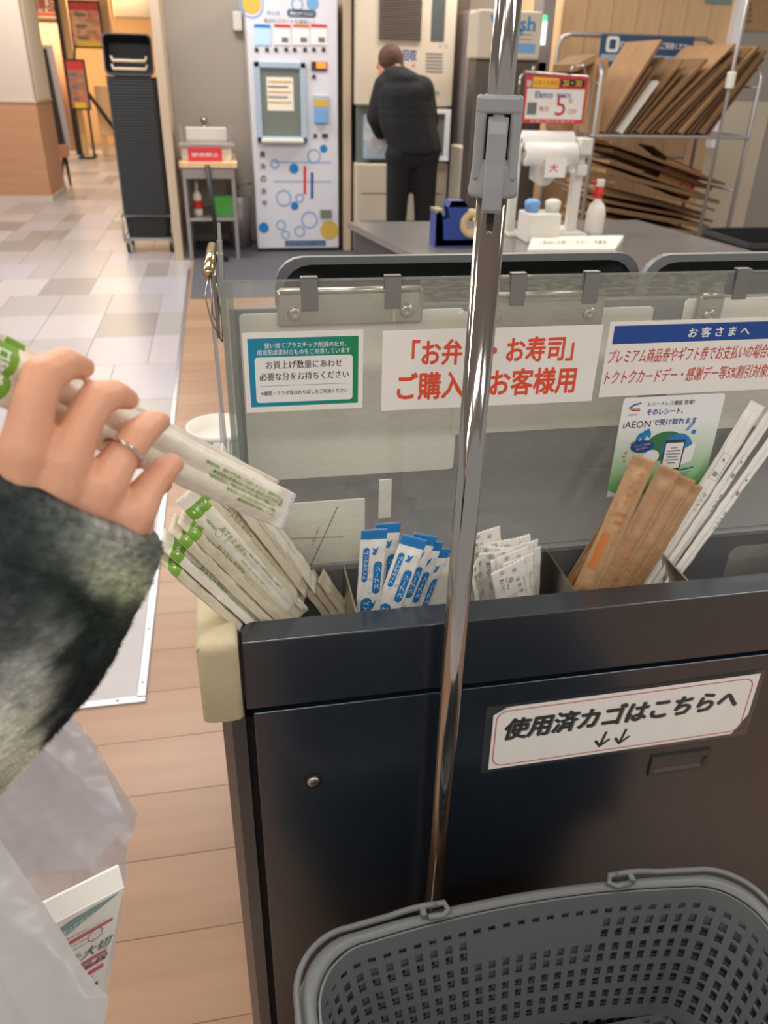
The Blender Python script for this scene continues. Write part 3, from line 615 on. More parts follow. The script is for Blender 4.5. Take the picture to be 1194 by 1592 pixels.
# ------------------------------------------------------------------ packing counter and what stands on it
CZ = .8
t = thing('packing_counter', (1.5, 3.6, 0), 'grey packing counter with a worn metal top behind the serving station', 'counter')
cp = [(.63, 4.19), (.79, 3.3), (.87, 2.9), (2.4, 2.9), (2.23, 4.19)]
part(MB().prism(cp, CZ - .03, CZ, 'counter_grey'), 'worktop', t)
part(MB().prism([(x + (.03 if x < 1.5 else -.03), y + (.02 if y < 3.5 else -.02)) for x, y in cp], .06, CZ - .03, 'counter_side'), 'base', t)
part(MB().prism([(x + (.06 if x < 1.5 else -.06), y + (.05 if y < 3.5 else -.05)) for x, y in cp], 0, .06, 'dark_gap'), 'plinth', t)
p = PZ(706, 378, CZ); tx, ty = p.x, p.y
t = thing('tape_dispenser', (tx, ty, CZ), 'blue desktop tape dispenser holding a tan roll of tape', 'tape dispenser')
M = Matrix(((1, 0, 0, tx), (0, 0, 1, ty - .04), (0, 1, 0, CZ), (0, 0, 0, 1)))
b = MB()
for yy in (-.05, .035): b.prism([(-.11, .005), (.1, .005), (.1, .03), (.055, .045), (.02, .10), (.03, .17), (.01, .19), (-.05, .19), (-.06, .17), (-.05, .12), (-.075, .11), (-.095, .15), (-.115, .14)], yy, yy + .015, 'blue_plastic', M=M)
b.prism([(-.115, 0), (.11, 0), (.11, .03), (-.115, .03)], -.05, .05, 'blue_plastic', M=M); b.prism([(-.06, .165), (-.05, .19), (.01, .19), (.03, .165)], -.05, .05, 'blue_plastic', M=M); b.prism([(-.115, .03), (-.075, .03), (-.085, .14), (-.115, .14)], -.05, .05, 'blue_plastic', M=M)
part(b, 'body', t)
r90 = Matrix.Rotation(math.radians(90), 3, 'X')
part(MB().lathe([(.03, -.024), (.06, -.024), (.06, .024), (.03, .024), (.03, -.024)], (tx + .055, ty - .075, CZ + .095), 'tape_tan', 28, M=r90), 'tape_roll', t)
part(MB().box((tx - .118, ty - .09, CZ + .14), (tx - .08, ty + .01, CZ + .155), 'steel'), 'cutter', t)
# bag roll holder with the price sign
rx0, rz0 = PY(815, 240, 3.75).x, PY(815, 240, 3.75).z; rx1 = PY(903, 240, 3.75).x
t = thing('bag_roll_stand', ((rx0 + rx1) / 2, 3.75, CZ), 'white stand carrying two rolls of clear bags on the packing counter', 'stand')
q = MB()
xp = PY(893, 300, 3.8).x
q.box((xp - .02, 3.78, CZ), (xp + .025, 3.83, rz0 + .06), 'white_plastic', .005); q.box((xp - .1, 3.7, CZ), (xp + .05, 3.95, CZ + .015), 'white_plastic', .004); q.box((rx0 - .04, 3.78, CZ), (rx0, 3.83, rz0 + .04), 'white_plastic', .005); q.box((rx0 - .05, 3.7, CZ), (rx0 + .03, 3.95, CZ + .015), 'white_plastic', .004)
q.tube([(rx0, 3.8, rz0 + .03), (rx1 + .05, 3.8, rz0 + .03)], .012, 'white_plastic'); q.box((rx1 - .01, 3.74, rz0 + .0), (rx1 + .05, 3.84, rz0 + .07), 'white_plastic', .006); q.box((rx1 - .01, 3.74, rz0 - .09), (rx1 + .04, 3.84, rz0 - .04), 'white_plastic', .006)
q.tube([(rx1 + .03, 3.82, rz0 - .1), (rx1 + .03, 3.82, CZ)], .012, 'steel')
part(q, 'frame', t)
for dz, dy in ((.045, .03), (.0, -.03)):
    r = MB(); r.lathe([(.02, 0), (.05, 0), (.05, rx1 - rx0 - .03), (.02, rx1 - rx0 - .03), (.02, 0)], (rx0 + .01, 3.8 + dy, rz0 + dz), 'paper_white', 20, M=Matrix.Rotation(math.radians(90), 3, 'Y')); part(r, 'bag_roll', t)
f = MB(); g = 14
vs = []; fs = []
for i in range(g + 1):
    for j in range(7):
        u, v = i / g, j / 6; vs.append((rx0 + .03 + u * (rx1 - rx0) * .75, 3.72 + .02 * math.sin(u * 9 + v * 2), rz0 - .01 - v * (.09 + .03 * math.sin(u * 5))))
for i in range(g):
    for j in range(6): fs.append((i * 7 + j, i * 7 + j + 1, (i + 1) * 7 + j + 1, (i + 1) * 7 + j))
f.add(vs, fs, 'film_white', True); part(f, 'loose_bag', t)
x0, x1, z0, z1 = XZ(848, 246, 880, 276, 3.68)
nt_ = lone(MB().box((x0, 3.68, z0), (x1, 3.684, z1), 'paper_white'), 'notice_card', (x0, 3.68, z0), 'small white card with a red mark hanging under the bag rolls', 'card')
part(MB().text('大', (x0 + x1) / 2 - .01, (z0 + z1) / 2, .04, .035, 'red_print', .0, .03, M=FY(0, 0, 3.679)), 'lettering', nt_)
SYY = 3.86
t = thing('sign_stand', (xp + .03, SYY, CZ), 'wire frame stand holding the red framed price sign', 'stand')
c0, c1 = PY(810, 112, SYY), PY(922, 120, SYY); cb = PY(912, 225, SYY)
q = MB(); q.tube([(c0.x, SYY, c0.z - .2), (c0.x, SYY, c0.z - .02), (c0.x + .02, SYY, c0.z), (c1.x - .02, SYY, c1.z), (c1.x, SYY, c1.z - .02), (c1.x, SYY, CZ)], .006, 'chrome', 8)
q.tube([(c1.x - .07, SYY + .05, c1.z + .04), (c1.x - .03, SYY + .05, c1.z + .045), (c1.x - .02, SYY + .05, c1.z + .02), (c1.x - .02, SYY + .05, CZ)], .006, 'chrome', 8); q.box((c1.x - .06, SYY - .03, CZ), (c1.x + .03, SYY + .1, CZ + .01), 'chrome')
part(q, 'frame', t)
for px in (829, 889): p = PY(px, 108, SYY); part(MB().ico(p, (.008, .008, .014), 'steel', sub=2), 'clip', t)
x0, x1, z0, z1 = XZ(814, 117, 911, 192, SYY - .01)
t = lone(MB().box((x0, SYY - .012, z0), (x1, SYY - .009, z1), 'red_print'), 'price_sign', (x0, SYY, z0), 'red framed price sign with 5% OFF lettering above the bag rolls', 'sign')
MV = FY(0, 0, SYY - .0125); w_ = x1 - x0; h_ = z1 - z0; q = MB(); xc = (x0 + x1) / 2
q.flat([(x0 + .012, z0 + .018), (x1 - .012, z0 + .018), (x1 - .012, z1 - .055), (x0 + .012, z1 - .055)], .0005, 'paper_white', M=MV); q.flat([(x0 + .035, z1 - .05), (x0 + .16, z1 - .05), (x0 + .16, z1 - .012), (x0 + .035, z1 - .008)], .0006, 'yellow_print', M=MV)
q.flat([(x0 + .17, z1 - .045), (x1 - .015, z1 - .045), (x1 - .015, z1 - .015), (x0 + .17, z1 - .015)], .0006, 'brown_ink', M=MV); q.text('20・30', x0 + .225, z1 - .03, .09, .024, 'yellow_print', .001, .03, M=MV); q.text('特典', x0 + .018, z1 - .035, .02, .03, 'paper_white', .001, .02, M=MV); q.text('お客さま感謝', x0 + .098, z1 - .03, .11, .02, 'orange_red', .001, .02, M=MV)
q.text('Elanco', x0 + .095, z1 - .078, .085, .026, 'royal_blue', .001, .04, M=MV); q.text('WAON', x0 + .19, z1 - .08, .07, .02, 'blue_print', .001, .02, M=MV)
q.text('5', xc + .03, z0 + .075, .05, .085, 'crimson', .001, .0, M=MV); q.text('%', xc + .075, z0 + .095, .02, .02, 'crimson', .001, .01, M=MV); q.text('OFF', xc + .09, z0 + .05, .045, .02, 'crimson', .001, .0, M=MV)
q.flat([(x0 + .02, z0 + .035), (x0 + .065, z0 + .035), (x0 + .065, z0 + .085), (x0 + .02, z0 + .085)], .0006, 'grey_ink', M=MV); q.text('毎月', x0 + .1, z0 + .06, .045, .02, 'crimson', .001, .02, M=MV); q.text('お買い物がお得です', xc, z0 + .009, .22, .01, 'paper_white', .001, M=MV)
part(q, 'print', t)
x0, x1, z0, z1 = XZ(822, 333, 872, 366, 3.55); z0 = CZ
lone(MB().box((x0, 3.55, CZ), (x1, 3.7, z1), 'white_plastic', .006), 'white_box', (x0, 3.55, CZ), 'plain white box on the packing counter below the bag rolls', 'box')
for px, m, lb in ((830, 'vend_blue', 'small pale blue tub on the plain white box'), (862, 'white_plastic', 'small white tub on the plain white box')):
    p = PY(px, 322, 3.6); lone(MB().lathe([(0, 0), (.03, 0), (.036, .035), (.036, .045), (.02, .055), (0, .055)], (p.x, 3.62, z1), m, 14), 'small_tub', (p.x, 3.62, z1), lb, 'tub')
p = PZ(922, 364, CZ); b = thing('spray_bottle', p, 'white spray bottle with a red neck on the packing counter', 'bottle')
part(MB().lathe([(0, 0), (.042, 0), (.045, .01), (.045, .1), (.035, .135), (.016, .155), (.014, .17)], p, 'paper_white', 20), 'body', b); part(MB().lathe([(.017, .165), (.02, .17), (.018, .215), (0, .215)], p, 'red_plastic', 16), 'neck', b)
part(MB().box(p + Vector((-.02, -.012, .215)), p + Vector((.02, .012, .25)), 'white_plastic', .006).tube([p + Vector((-.015, 0, .235)), p + Vector((-.045, 0, .24))], .007, 'red_plastic', 8).tube([p + Vector((-.02, 0, .22)), p + Vector((-.035, 0, .2)), p + Vector((-.03, 0, .175))], .004, 'red_plastic', 8), 'trigger', b)
part(MB().lathe([(.0455, .02), (.0455, .09)], p, 'sheet_cream', 20), 'label_sleeve', b)
a, b_, c_, d_ = PZ(820, 388, CZ + .012), PZ(956, 387, CZ + .012), PZ(970, 366, CZ + .03), PZ(828, 367, CZ + .03)
nl = Vector((0, 0, -.012))
t = lone(MB().add([a, b_, c_, d_, a + nl, b_ + nl, c_ + nl * 2.4, d_ + nl * 2.4], [(0, 1, 2, 3), (7, 6, 5, 4), (0, 4, 5, 1), (1, 5, 6, 2), (2, 6, 7, 3), (3, 7, 4, 0)], 'sheet_cream'), 'counter_notice', a, 'long white notice plate lying on the packing counter edge', 'sign')
u = (b_ - a); v = (d_ - a); MM = Matrix((u.normalized(), v.normalized(), u.cross(v).normalized())).transposed().to_4x4(); MM.translation = a
part(MB().text('ご自由にお使いください　作業台', u.length / 2, v.length / 2, u.length * .8, v.length * .3, 'mauve_metal', .001, .0, M=MM), 'lettering', t)

# ------------------------------------------------------------------ cardboard rack
X0, X1, Y0, Y1 = 2.46, 3.60, 5.4, 6.2
zs = PY(1020, 210, 5.4).z; zt = PY(1000, 57, 6.2).z; zf = PY(1165, 106, 5.4).z
t = thing('cardboard_rack', ((X0 + X1) / 2, 5.8, 0), 'grey steel rack full of flattened cardboard at the wood wall', 'rack')
f = MB(); f.tube([(X0, Y1, .1), (X0, Y1, zt - .08), (X0 + .03, Y1, zt - .02), (X0 + .09, Y1, zt), (X1 + .0, Y1, zt), (X1 + .06, Y1, zt - .02), (X1 + .09, Y1, zt - .08), (X1 + .09, Y1, .1)], .016, 'rack_metal', 8)
part(f, 'back_frame', t)
for x in (X0, X1):
    f = MB(); f.tube([(x, Y0, .0), (x, Y0, zf - .06), (x, Y0 + .04, zf), (x, Y1, zf)], .015, 'rack_metal', 8); part(f, 'side_frame', t)
    for z in (.45, .8, 1.15, 1.45): part(MB().tube([(x, Y0, z), (x, Y1, z)], .008, 'rack_metal', 6), 'rung', t)
for z in (zs, .32):
    part(MB().box((X0 - .02, Y0 - .02, z - .02), (X1, Y1, z), 'rack_metal', .006), 'shelf', t)
part(MB().tube([(X0, Y1, .95), (X1, Y1, .95)], .01, 'rack_metal', 8), 'rail', t)
q = thing('upright_pole', (X1 - .1, 5.3, 0), 'thin grey upright pole with a clip at the right of the cardboard rack', 'pole')
a = PY(1112, 240, 5.25)
part(MB().tube([(a.x, 5.25, 0), (a.x, 5.25, 2.9)], .012, 'rack_metal', 8), 'pole', q); p = PY(1142, 125, 5.25); part(MB().box((a.x - .022, 5.225, p.z - .05), (a.x + .022, 5.275, p.z + .05), 'white_plastic', .01), 'clip', q)
x0, x1, z0, z1 = XZ(934, 55, 1078, 106, 6.15)
t = lone(MB().box((x0, 6.165, z0), (x1, 6.18, z1), 'sign_blue', .003), 'rack_sign', (x0, 6.17, z0), 'blue sign with white lettering across the top of the cardboard rack', 'sign')
q = MB(); MV = FY(0, 0, 6.1645); h_ = z1 - z0; q.flat([(x0 + .01, z0 + h_ * .18), (x1 - .01, z0 + h_ * .18), (x1 - .01, z0 + h_ * .4), (x0 + .01, z0 + h_ * .4)], .0005, 'vend_frame', M=MV)
q.text('ダンボールをご自由にご利用ください', (x0 + x1) / 2 + .06, z1 - h_ * .3, (x1 - x0) * .78, h_ * .2, 'white_print', .001, .03, M=MV); q.flat(rrect(.1, .1, .02, x0 + .09, z1 - h_ * .3), .0006, 'white_print', M=MV); q.flat(rrect(.05, .06, .01, x0 + .09, z1 - h_ * .3), .001, 'sign_blue', M=MV)
q.text('段ボール回収', (x0 + x1) / 2, z0 + h_ * .29, (x1 - x0) * .4, h_ * .1, 'sign_blue', .001, .01, M=MV); part(q, 'print', t)
def board(name, p, q_, y0, y1, th, m, label, group):
    """a flat piece of cardboard, its edge running from p to q_ (x, z), lying between depths y0 and y1"""
    p = Vector((p[0], 0, p[1])); q_ = Vector((q_[0], 0, q_[1])); d = (q_ - p).normalized(); n_ = Vector((-d.z, 0, d.x)) * th
    g = 4; vs = []; fs = []; bow = rnd.uniform(-.002, .005)
    for i in range(g + 1):
        c_ = p.lerp(q_, i / g) + n_ * 0 + Vector((-d.z, 0, d.x)) * bow * math.sin(math.pi * i / g)
        for off in (Vector(), n_):
            for y in (y0, y1): vs.append(c_ + off + Vector((0, y, 0)))
    for i in range(g):
        a = i * 4; b2 = a + 4
        fs += [(a, b2, b2 + 1, a + 1), (a + 2, a + 3, b2 + 3, b2 + 2), (a, a + 2, b2 + 2, b2), (a + 1, b2 + 1, b2 + 3, a + 3)]
    fs += [(0, 1, 3, 2), (g * 4, g * 4 + 2, g * 4 + 3, g * 4 + 1)]
    mb = MB().add(vs, fs, m); mb.m = ['card_edge' if j % 4 == 2 and j < 4 * g and m != 'card_4' else m for j in range(len(fs))]
    return lone(mb, name, vs[0], label, 'cardboard', group)
def bz(px, py, Y=5.45): p = PY(px, py, Y); return (p.x, p.z)
ORD = ['first', 'second', 'third', 'fourth', 'fifth', 'sixth', 'seventh', 'eighth', 'ninth', 'tenth', 'eleventh', 'twelfth', 'thirteenth', 'fourteenth', 'fifteenth', 'sixteenth', 'seventeenth']
up = []
for k, (x_, an_, ln_, m_) in enumerate([(940, 60, .84, 'card_1'), (948, 59, .62, 'card_2'), (956, 57, .72, 'card_2'), (964, 56, .50, 'card_4'), (975, 53, .74, 'card_2'), (985, 51, .68, 'card_1'), (995, 48, .80, 'card_2'), (1006, 45, 1.02, 'card_3'), (1017, 45, .80, 'card_1'),
      (1028, 46, .92, 'card_2'), (1039, 47, .86, 'card_1'), (1050, 48, .94, 'card_2'), (1061, 50, .92, 'card_1'), (1072, 52, .78, 'card_2'), (1083, 54, .84, 'card_1'), (1094, 56, .82, 'card_2'), (1104, 57, .74, 'card_1')]):
    up.append((x_, an_, ln_, m_))
for k, (x_, an_, ln_, m) in enumerate(up):
    a = (bz(x_, 207)[0], zs + .003); b_ = (a[0] + ln_ * .74 * math.cos(math.radians(an_)), a[1] + ln_ * .74 * math.sin(math.radians(an_))); th = .012 + .008 * (k % 3 == 0)
    if m == 'card_4': board('cardboard_sheet', a, b_, 5.42, 5.9, th, m, 'white faced cardboard sheet leaning among the brown ones on the upper shelf', None)
    else: board('cardboard_sheet', a, b_, 5.44 + .02 * (k % 3), 5.95 + .05 * (k % 4), th, m, 'brown cardboard sheet leaning right on the upper rack shelf, %s from the left' % ORD[k], 'cardboard sheets on the upper shelf')
x0, x1, z0, z1 = XZ(897, 84, 938, 210, 5.5)
cb = MB(); cb.box((x0 + .08, 5.45, zs), (x0 + .17, 6.0, z1 - .02), 'card_1', .004); cb.add([(x0 - .03, 5.5, z1 - .06), (x0 + .09, 5.47, z1 + .0), (x0 + .09, 5.9, z1 + .0), (x0 - .03, 5.9, z1 - .06), (x0 - .03, 5.5, z1 - .1), (x0 + .09, 5.47, z1 - .04), (x0 + .09, 5.9, z1 - .04), (x0 - .03, 5.9, z1 - .1)], [(0, 1, 2, 3), (7, 6, 5, 4), (0, 4, 5, 1), (1, 5, 6, 2), (2, 6, 7, 3), (3, 7, 4, 0)], 'card_2')
cb.box((x0 + .0, 5.7, zs), (x0 + .08, 6.0, z1 - .1), 'card_2', .004)
lone(cb, 'folded_carton', (x0, 5.5, zs), 'folded brown carton standing upright at the left end of the upper shelf', 'cardboard')
lowz = .32
for k in range(13):
    zz = lowz + .01 + k * .042; tl = .02 + .012 * k
    a = (X0 + .12 + .03 * (k % 3), zz + tl * 1.6); b_ = (X1 - .12 - .04 * ((k * 5) % 3), zz + tl * .05)
    board('cardboard_sheet', a, b_, 5.36 + .03 * (k % 4), 6.1, .016 + .01 * (k % 2), 'card_%d' % (1 + (k * 2) % 3), 'brown flat cardboard sheet in the heap on the lower rack shelf, %s from the bottom' % ORD[k], 'cardboard heap on the lower shelf')
zz = lowz + .01 + 13 * .042
x0, x1, z0, z1 = XZ(1012, 250, 1092, 304, 5.5)
t = thing('orange_carton', ((x0 + x1) / 2, 5.6, z0), 'open orange-brown carton with red print on the lower cardboard heap', 'box')
M = Matrix.Translation(((x0 + x1) / 2 + .03, 5.65, (z0 + z1) / 2 - .01)) @ Matrix.Rotation(math.radians(18), 4, 'Y')
hw, hh = .15, .10
b = MB()
for a_, c_ in (((-hw, -.12, -hh), (hw, .12, -hh + .006)), ((-hw, -.12, -hh), (hw, -.114, hh)), ((-hw, .114, -hh), (hw, .12, hh)), ((-hw, -.12, hh - .006), (hw, .12, hh)), ((hw - .006, -.12, -hh), (hw, .12, hh))): b.box(a_, c_, 'orange_box', M=M)
part(b, 'body', t); b = MB().add([M @ Vector(v) for v in ((-hw, -.12, hh), (-hw, .12, hh), (-hw - .14, .12, hh + .03), (-hw - .14, -.12, hh + .03))], [(0, 1, 2, 3)], 'card_2'); part(b, 'flap', t)
MF = M @ FY(0, 0, -.1205); b = MB(); b.flat([(.02, -.09), (.14, -.09), (.14, .09), (.05, .09)], .0005, 'red_print', M=MF); b.text('みかん', -.04, .03, .11, .05, 'kraft_print', .001, .04, M=MF); b.text('NEW', .08, .0, .06, .08, 'orange_box', .001, .05, M=MF); part(b, 'print', t)
p0 = PY(1122, 350, 3.9).x + .18
for k in range(4):
    o = tub(.8, .5, .16, .03, .025, 'black_plastic', 'tray_grey', n=4)
    o = lone(o, 'crate', Vector((0, 0, 0)), 'black plastic crate, %s of the low stack right of the packing counter' % ('lowest', 'second from the bottom', 'third from the bottom', 'topmost')[k], 'crate', 'black crates beside the counter'); o.location = (p0 + .42, 4.15, .06 + .15 * k + .05)
lone(MB().box((p0 + .05, 3.95, 0), (p0 + .8, 4.38, .109), 'black_plastic', .02), 'crate_dolly', (p0 + .4, 4.1, 0), 'black dolly carrying the low stack of crates', 'dolly')
x0, x1, z0, z1 = XZ(1164, -20, 1200, 46, 6.5)
t = lone(MB().box((x0, 6.64, z0), (x1 + .1, 6.655, z1), 'kraft'), 'paper_notice', (x0, 6.6, z0), 'tan paper notice with brown writing, top right on the grey wall', 'notice')
q = MB()
for k in range(4): p = PY(1176, 4 + k * 9, 6.5); q.text('お知らせ', p.x, p.z, .1, .03, 'brown_ink', .001, .02, M=FY(0, 0, 6.638))
part(q, 'lettering', t)
x0, x1, z0, z1 = XZ(1100, -30, 1140, 6, 6.59)
lone(MB().box((x0, 6.585, z0), (x1, 6.597, z1), 'teal_print'), 'wall_notice', (x0, 6.59, z0), 'green notice cut off at the top of the wood wall', 'notice')

# ------------------------------------------------------------------ the serving station (foreground)
FYY = .74; ZT = .87
t = thing('serving_station', (.5, 1.0, 0), 'navy blue metal serving station holding wrapped cutlery', 'cabinet'); ST = t
sp = MB(); sp.prism([(-.045 + .012, .742), (-.045, .754), (-.045, 1.33), (-.016, 1.33), (-.016, .742)], .0, .868, 'navy_metal'); part(sp, 'side_panel', t)
part(MB().box((-.018, .762, .03), (1.3, 1.33, .735), 'navy_dark'), 'carcass', t)
part(MB().box((-.016, .895, .735), (1.3, 1.33, .866), 'grey_panel', .002), 'top_deck', t)
part(MB().box((-.0135, .74, .768), (1.3, .781, .8705), 'navy_metal', .0018, 3), 'upper_rail', t)
part(MB().box((-.016, .781, .735), (-.004, .9, .868), 'navy_metal'), 'bin_side', t)
part(MB().box((-.016, .79, 0), (1.3, 1.3, .03), 'navy_dark'), 'plinth', t)
dr = part(MB().box((-.0055, .74, .035), (1.3, .76, .7605), 'navy_metal', .0016, 3), 'door', t)
k = PY(487, 1214, .74); kl_ = MB(); kl_.lathe([(0, .004), (.006, .0035), (.0085, .002), (.0088, 0)], (k.x, .7395, k.z), 'steel', 20, M=Matrix.Rotation(math.radians(90), 3, 'X')); kl_.box((k.x - .0045, .7345, k.z - .0012), (k.x + .0045, .7362, k.z + .0012), 'ink'); kl_.lathe([(.0095, .001), (.0125, .0012), (.0125, 0)], (k.x, .7399, k.z), 'navy_dark', 20, M=Matrix.Rotation(math.radians(90), 3, 'X'))
part(kl_, 'lock', dr, label='round key lock with a worn steel face')
hx0, hx1, hz0, hz1 = .561, .657, .551, .59
hm = MB(); M = FY((hx0 + hx1) / 2, (hz0 + hz1) / 2, .74); W, H = (hx1 - hx0) / 2, (hz1 - hz0) / 2
fr_ = [(-W, -H), (W, -H), (W, H), (-W, H)]; inn = [(-W + .009, -H + .006), (W - .009, -H + .006), (W - .005, H - .012), (-W + .005, H - .012)]
vs = [M @ Vector((x, y, .0)) for x, y in fr_] + [M @ Vector((x, y, .0035)) for x, y in [(a * .985, b * .97) for a, b in fr_]] + [M @ Vector((x, y, .003)) for x, y in inn] + [M @ Vector((x * .93, y * .6 - .001, -.0006)) for x, y in inn]
fs = []
for r_ in range(3):
    for i in range(4): j = (i + 1) % 4; fs.append((r_ * 4 + i, r_ * 4 + j, r_ * 4 + 4 + j, r_ * 4 + 4 + i))
fs.append((12, 13, 14, 15)); hm.add(vs, fs, 'clamp_dark'); part(hm, 'handle', dr, label='recessed grey pull handle')
cg = MB()
prof = [(.900, .8715), (.900, .884), (.735, .884), (.7275, .8815), (.7235, .875), (.722, .868), (.722, .770), (.724, .768), (.737, .768), (.739, .770), (.739, .8695)]
n = len(prof); XA, XB = -.0645, -.0175; sec = [(XA, 0), (XA + .007, .0), (XB - .004, .0), (XB, .003)]
vs = []
for ix, (x, ins) in enumerate([(XA, .006), (XA + .005, .0015), (XA + .013, 0), (XB - .012, 0), (XB - .004, .0015), (XB, .006)]):
    for (y, z) in prof:
        oy = (ins if z < .8765 and y < .73 else 0); oz = (-ins if z > .872 and y > .7235 else 0)
        vs.append((x, y + oy, z + oz))
fs = [tuple(range(n - 1, -1, -1)), tuple(range(5 * n, 6 * n))]
for i in range(5):
    for j in range(n): fs.append((i * n + j, i * n + (j + 1) % n, (i + 1) * n + (j + 1) % n, (i + 1) * n + j))
cg.add(vs, fs, 'foam_beige', True); o = part(cg, 'corner_guard', t, label='beige foam corner guard worn at the bend')
for x in (.129, .42, .581, .80):
    part(MB().box((x - .0012, .783, .738), (x + .0012, .893, .867), 'steel'), 'bin_divider', t)
part(MB().box((.0, .783, .737), (1.3, .893, .739), 'steel_dull'), 'bin_floor', t)
part(MB().box((-.003, .7815, .738), (1.3, .7835, .864), 'steel_dull'), 'bin_front', t)

# grey back board with hinges behind the clear screen
bpd = t = thing('back_board', (.6, 1.005, .866), 'grey metal board with papers behind the clear screen', 'board')
part(MB().box((.0, 1.0, .866), (1.25, 1.012, 1.192), 'grey_panel', .002), 'panel', t)
for px0, px1 in ((431, 659), (745, 941), (1086, 1126)):
    x0, x1, z0, z1 = XZ(px0, 462, px1, 508, .985); z0 -= .003 * (px0 > 700)
    b = part(MB().box((x0, .988, z0), (x1, 1.0, z0 + .046), 'steel', .004).tube([(x0 + .004, .99, z0 + .045), (x1 - .004, .99, z0 + .045)], .0045, 'steel', 10), 'bracket', t)
    for xx in ((x0 + .022, x1 - .022) if px1 - px0 > 100 else (x0 + .02,)):
        part(MB().lathe([(.0095, 0), (.0095, .002), (.007, .005), (.003, .0045), (0, .003)], (xx, .988, z0 + .018), 'steel', 18, M=Matrix.Rotation(math.radians(90), 3, 'X')), 'screw', b)
def paper(x0, x1, z0, z1, Y, label, m='sheet_cream', name='paper_sheet', r=.006):
    mb = MB().prism(rrect(x1 - x0, z1 - z0, r), 0, .0015, m, M=FY((x0 + x1) / 2, (z0 + z1) / 2, Y)); return lone(mb, name, (x0, Y, z0), label, 'paper')
paper(.012, .306, .951, 1.186, .9985, 'large cream paper behind the green bordered notice')
paper(.298, .578, 1.006, 1.182, .9965, 'wide cream paper behind the rice box notice, right of the pole', name='paper_sheet')
paper(.625, .92, .99, 1.19, .9985, 'cream paper behind the blue headed notice, at the right edge')
pp = paper(.042, .158, .8705, .966, .898, 'pale painted sign reflection with a black rule below the large cream paper', name='sign_reflection', r=.002)  # sheet painted as the mirrored image of a sign
M = FY(.1, .915, .8963); q = MB(); q.flat([(-.0165, -.046), (-.0152, -.046), (.0225, .042), (.0212, .042)], .0002, 'ink', M=M); q.flat([(-.055, .0), (.03, -.004), (.03, -.0055), (-.055, -.0015)], .0002, 'kraft_print', M=M); q.text('お取り替え', -.008, .0, .03, .004, 'grey_ink', .0003, M=M, rot=1.25); part(q, 'print', pp)
paper(.180, .197, .925, .983, .915, 'small white paper strip right of the painted sign reflection', m='paper_white', name='paper_strip', r=.001)

part(MB().add([(.0, 1.0, .935), (1.25, 1.0, .935), (1.25, .906, .867), (.0, .906, .867), (.0, 1.0, .867), (1.25, 1.0, .867)], [(0, 1, 2, 3), (3, 2, 5, 4), (1, 0, 4, 5), (0, 3, 4), (1, 5, 2)], 'grey_panel'), 'added_gradient_slope', bpd)  # added slope, shaped so the grey reads as a smooth gradient
# upright trays behind the board
for x, y, lb in ((.335, 1.10, 'dark grey plastic tray standing upright behind the screen, left of its twin'), (.845, 1.035, 'dark grey plastic tray standing upright behind the screen, at the right edge')):
    tb = tub(.525, .37, .045, .05, .012, 'tray_grey', 'tray_rim'); M = Matrix.Translation((x, y + .045, 1.040 + (.001 if x < .5 else .010))) @ Matrix.Rotation(math.radians(90), 4, 'X')
    tb.v = [M @ v for v in tb.v]; o = lone(tb, 'tray', (x, y, .87), lb, 'tray')

# the clear screen
t = thing('clear_screen', (.6, .88, .868), 'clear acrylic screen along the station with notices on it', 'screen'); SC = t
part(MB().box((.0, .88, .869), (1.25, .8835, 1.2525), 'acrylic'), 'front_sheet', t)
part(MB().box((.215, .8792, 1.222), (.60, .8798, 1.2515), 'acrylic_band'), 'clear_tape', t)
part(MB().box((.0, .8798, 1.2515), (1.25, .8838, 1.2535), 'acrylic_edge'), 'edge', t)
for px in (481, 610, 803, 916, 1147):
    x = PY(px, 460, .88).x; z = 1.2535
    b = MB(); h = .0095
    b.box((x - h, .8765, z - .034), (x + h, .8782, z + .003), 'steel_dull', .0006); b.box((x - h, .8765, z + .0012), (x + h, .8868, z + .003), 'steel_dull', .0006); b.box((x - h, .8852, z - .014), (x + h, .8868, z + .003), 'steel_dull', .0006)
    part(b, 'hook', t)
sd = part(MB().box((-.0075, .878, .869), (-.0025, 1.245, 1.2575), 'acrylic_edge'), 'side_sheet', t)
part(MB().box((-.0082, .874, .869), (.006, .8795, 1.2545), 'acrylic_edge'), 'corner_post', t)
for y in (1.0, 1.08): part(MB().box((-.0092, y, 1.23), (-.0016, y + .012, 1.2592), 'acrylic_edge', .0006), 'end_clip', t)
x, y = -.022, .98
cl = thing('spring_clip', (x, y, 1.2), 'shiny bulldog clip with wire arms on the left edge of the clear screen', 'clip')
c0 = PY(330, 384, 1.08); c1 = PY(324, 425, .96)
part(MB().tube([c0, c0.lerp(c1, .5), c1], .0065, 'brass_clip', 14), 'spine', cl)
wr = MB(); a = c1 + Vector((0, .0, -.004)); wr.tube([a, a + Vector((-.006, -.01, -.02)), a + Vector((-.001, -.012, -.05)), a + Vector((.010, -.01, -.075)), a + Vector((.012, .0, -.06)), a + Vector((.008, .01, -.01))], .0011, 'steel', 6); wr.tube([a + Vector((.002, .03, 0)), a + Vector((.0, .03, -.05)), a + Vector((.010, .025, -.08)), a + Vector((.012, .03, -.04))], .0011, 'steel', 6); part(wr, 'wire_arm', cl)
b = MB(); b.box((c1.x + .004, .95, 1.17), (c1.x + .008, 1.1, c1.z), 'steel_dull'); part(b, 'jaw', cl)
vs = []; fs = []
for i in range(9):
    for j in range(13):
        yy = .93 + .22 * i / 8; zz = 1.20 - .33 * j / 12; vs.append((-.021 + .006 * math.sin(i * .8 + j * .3) * (j / 12), yy, zz))
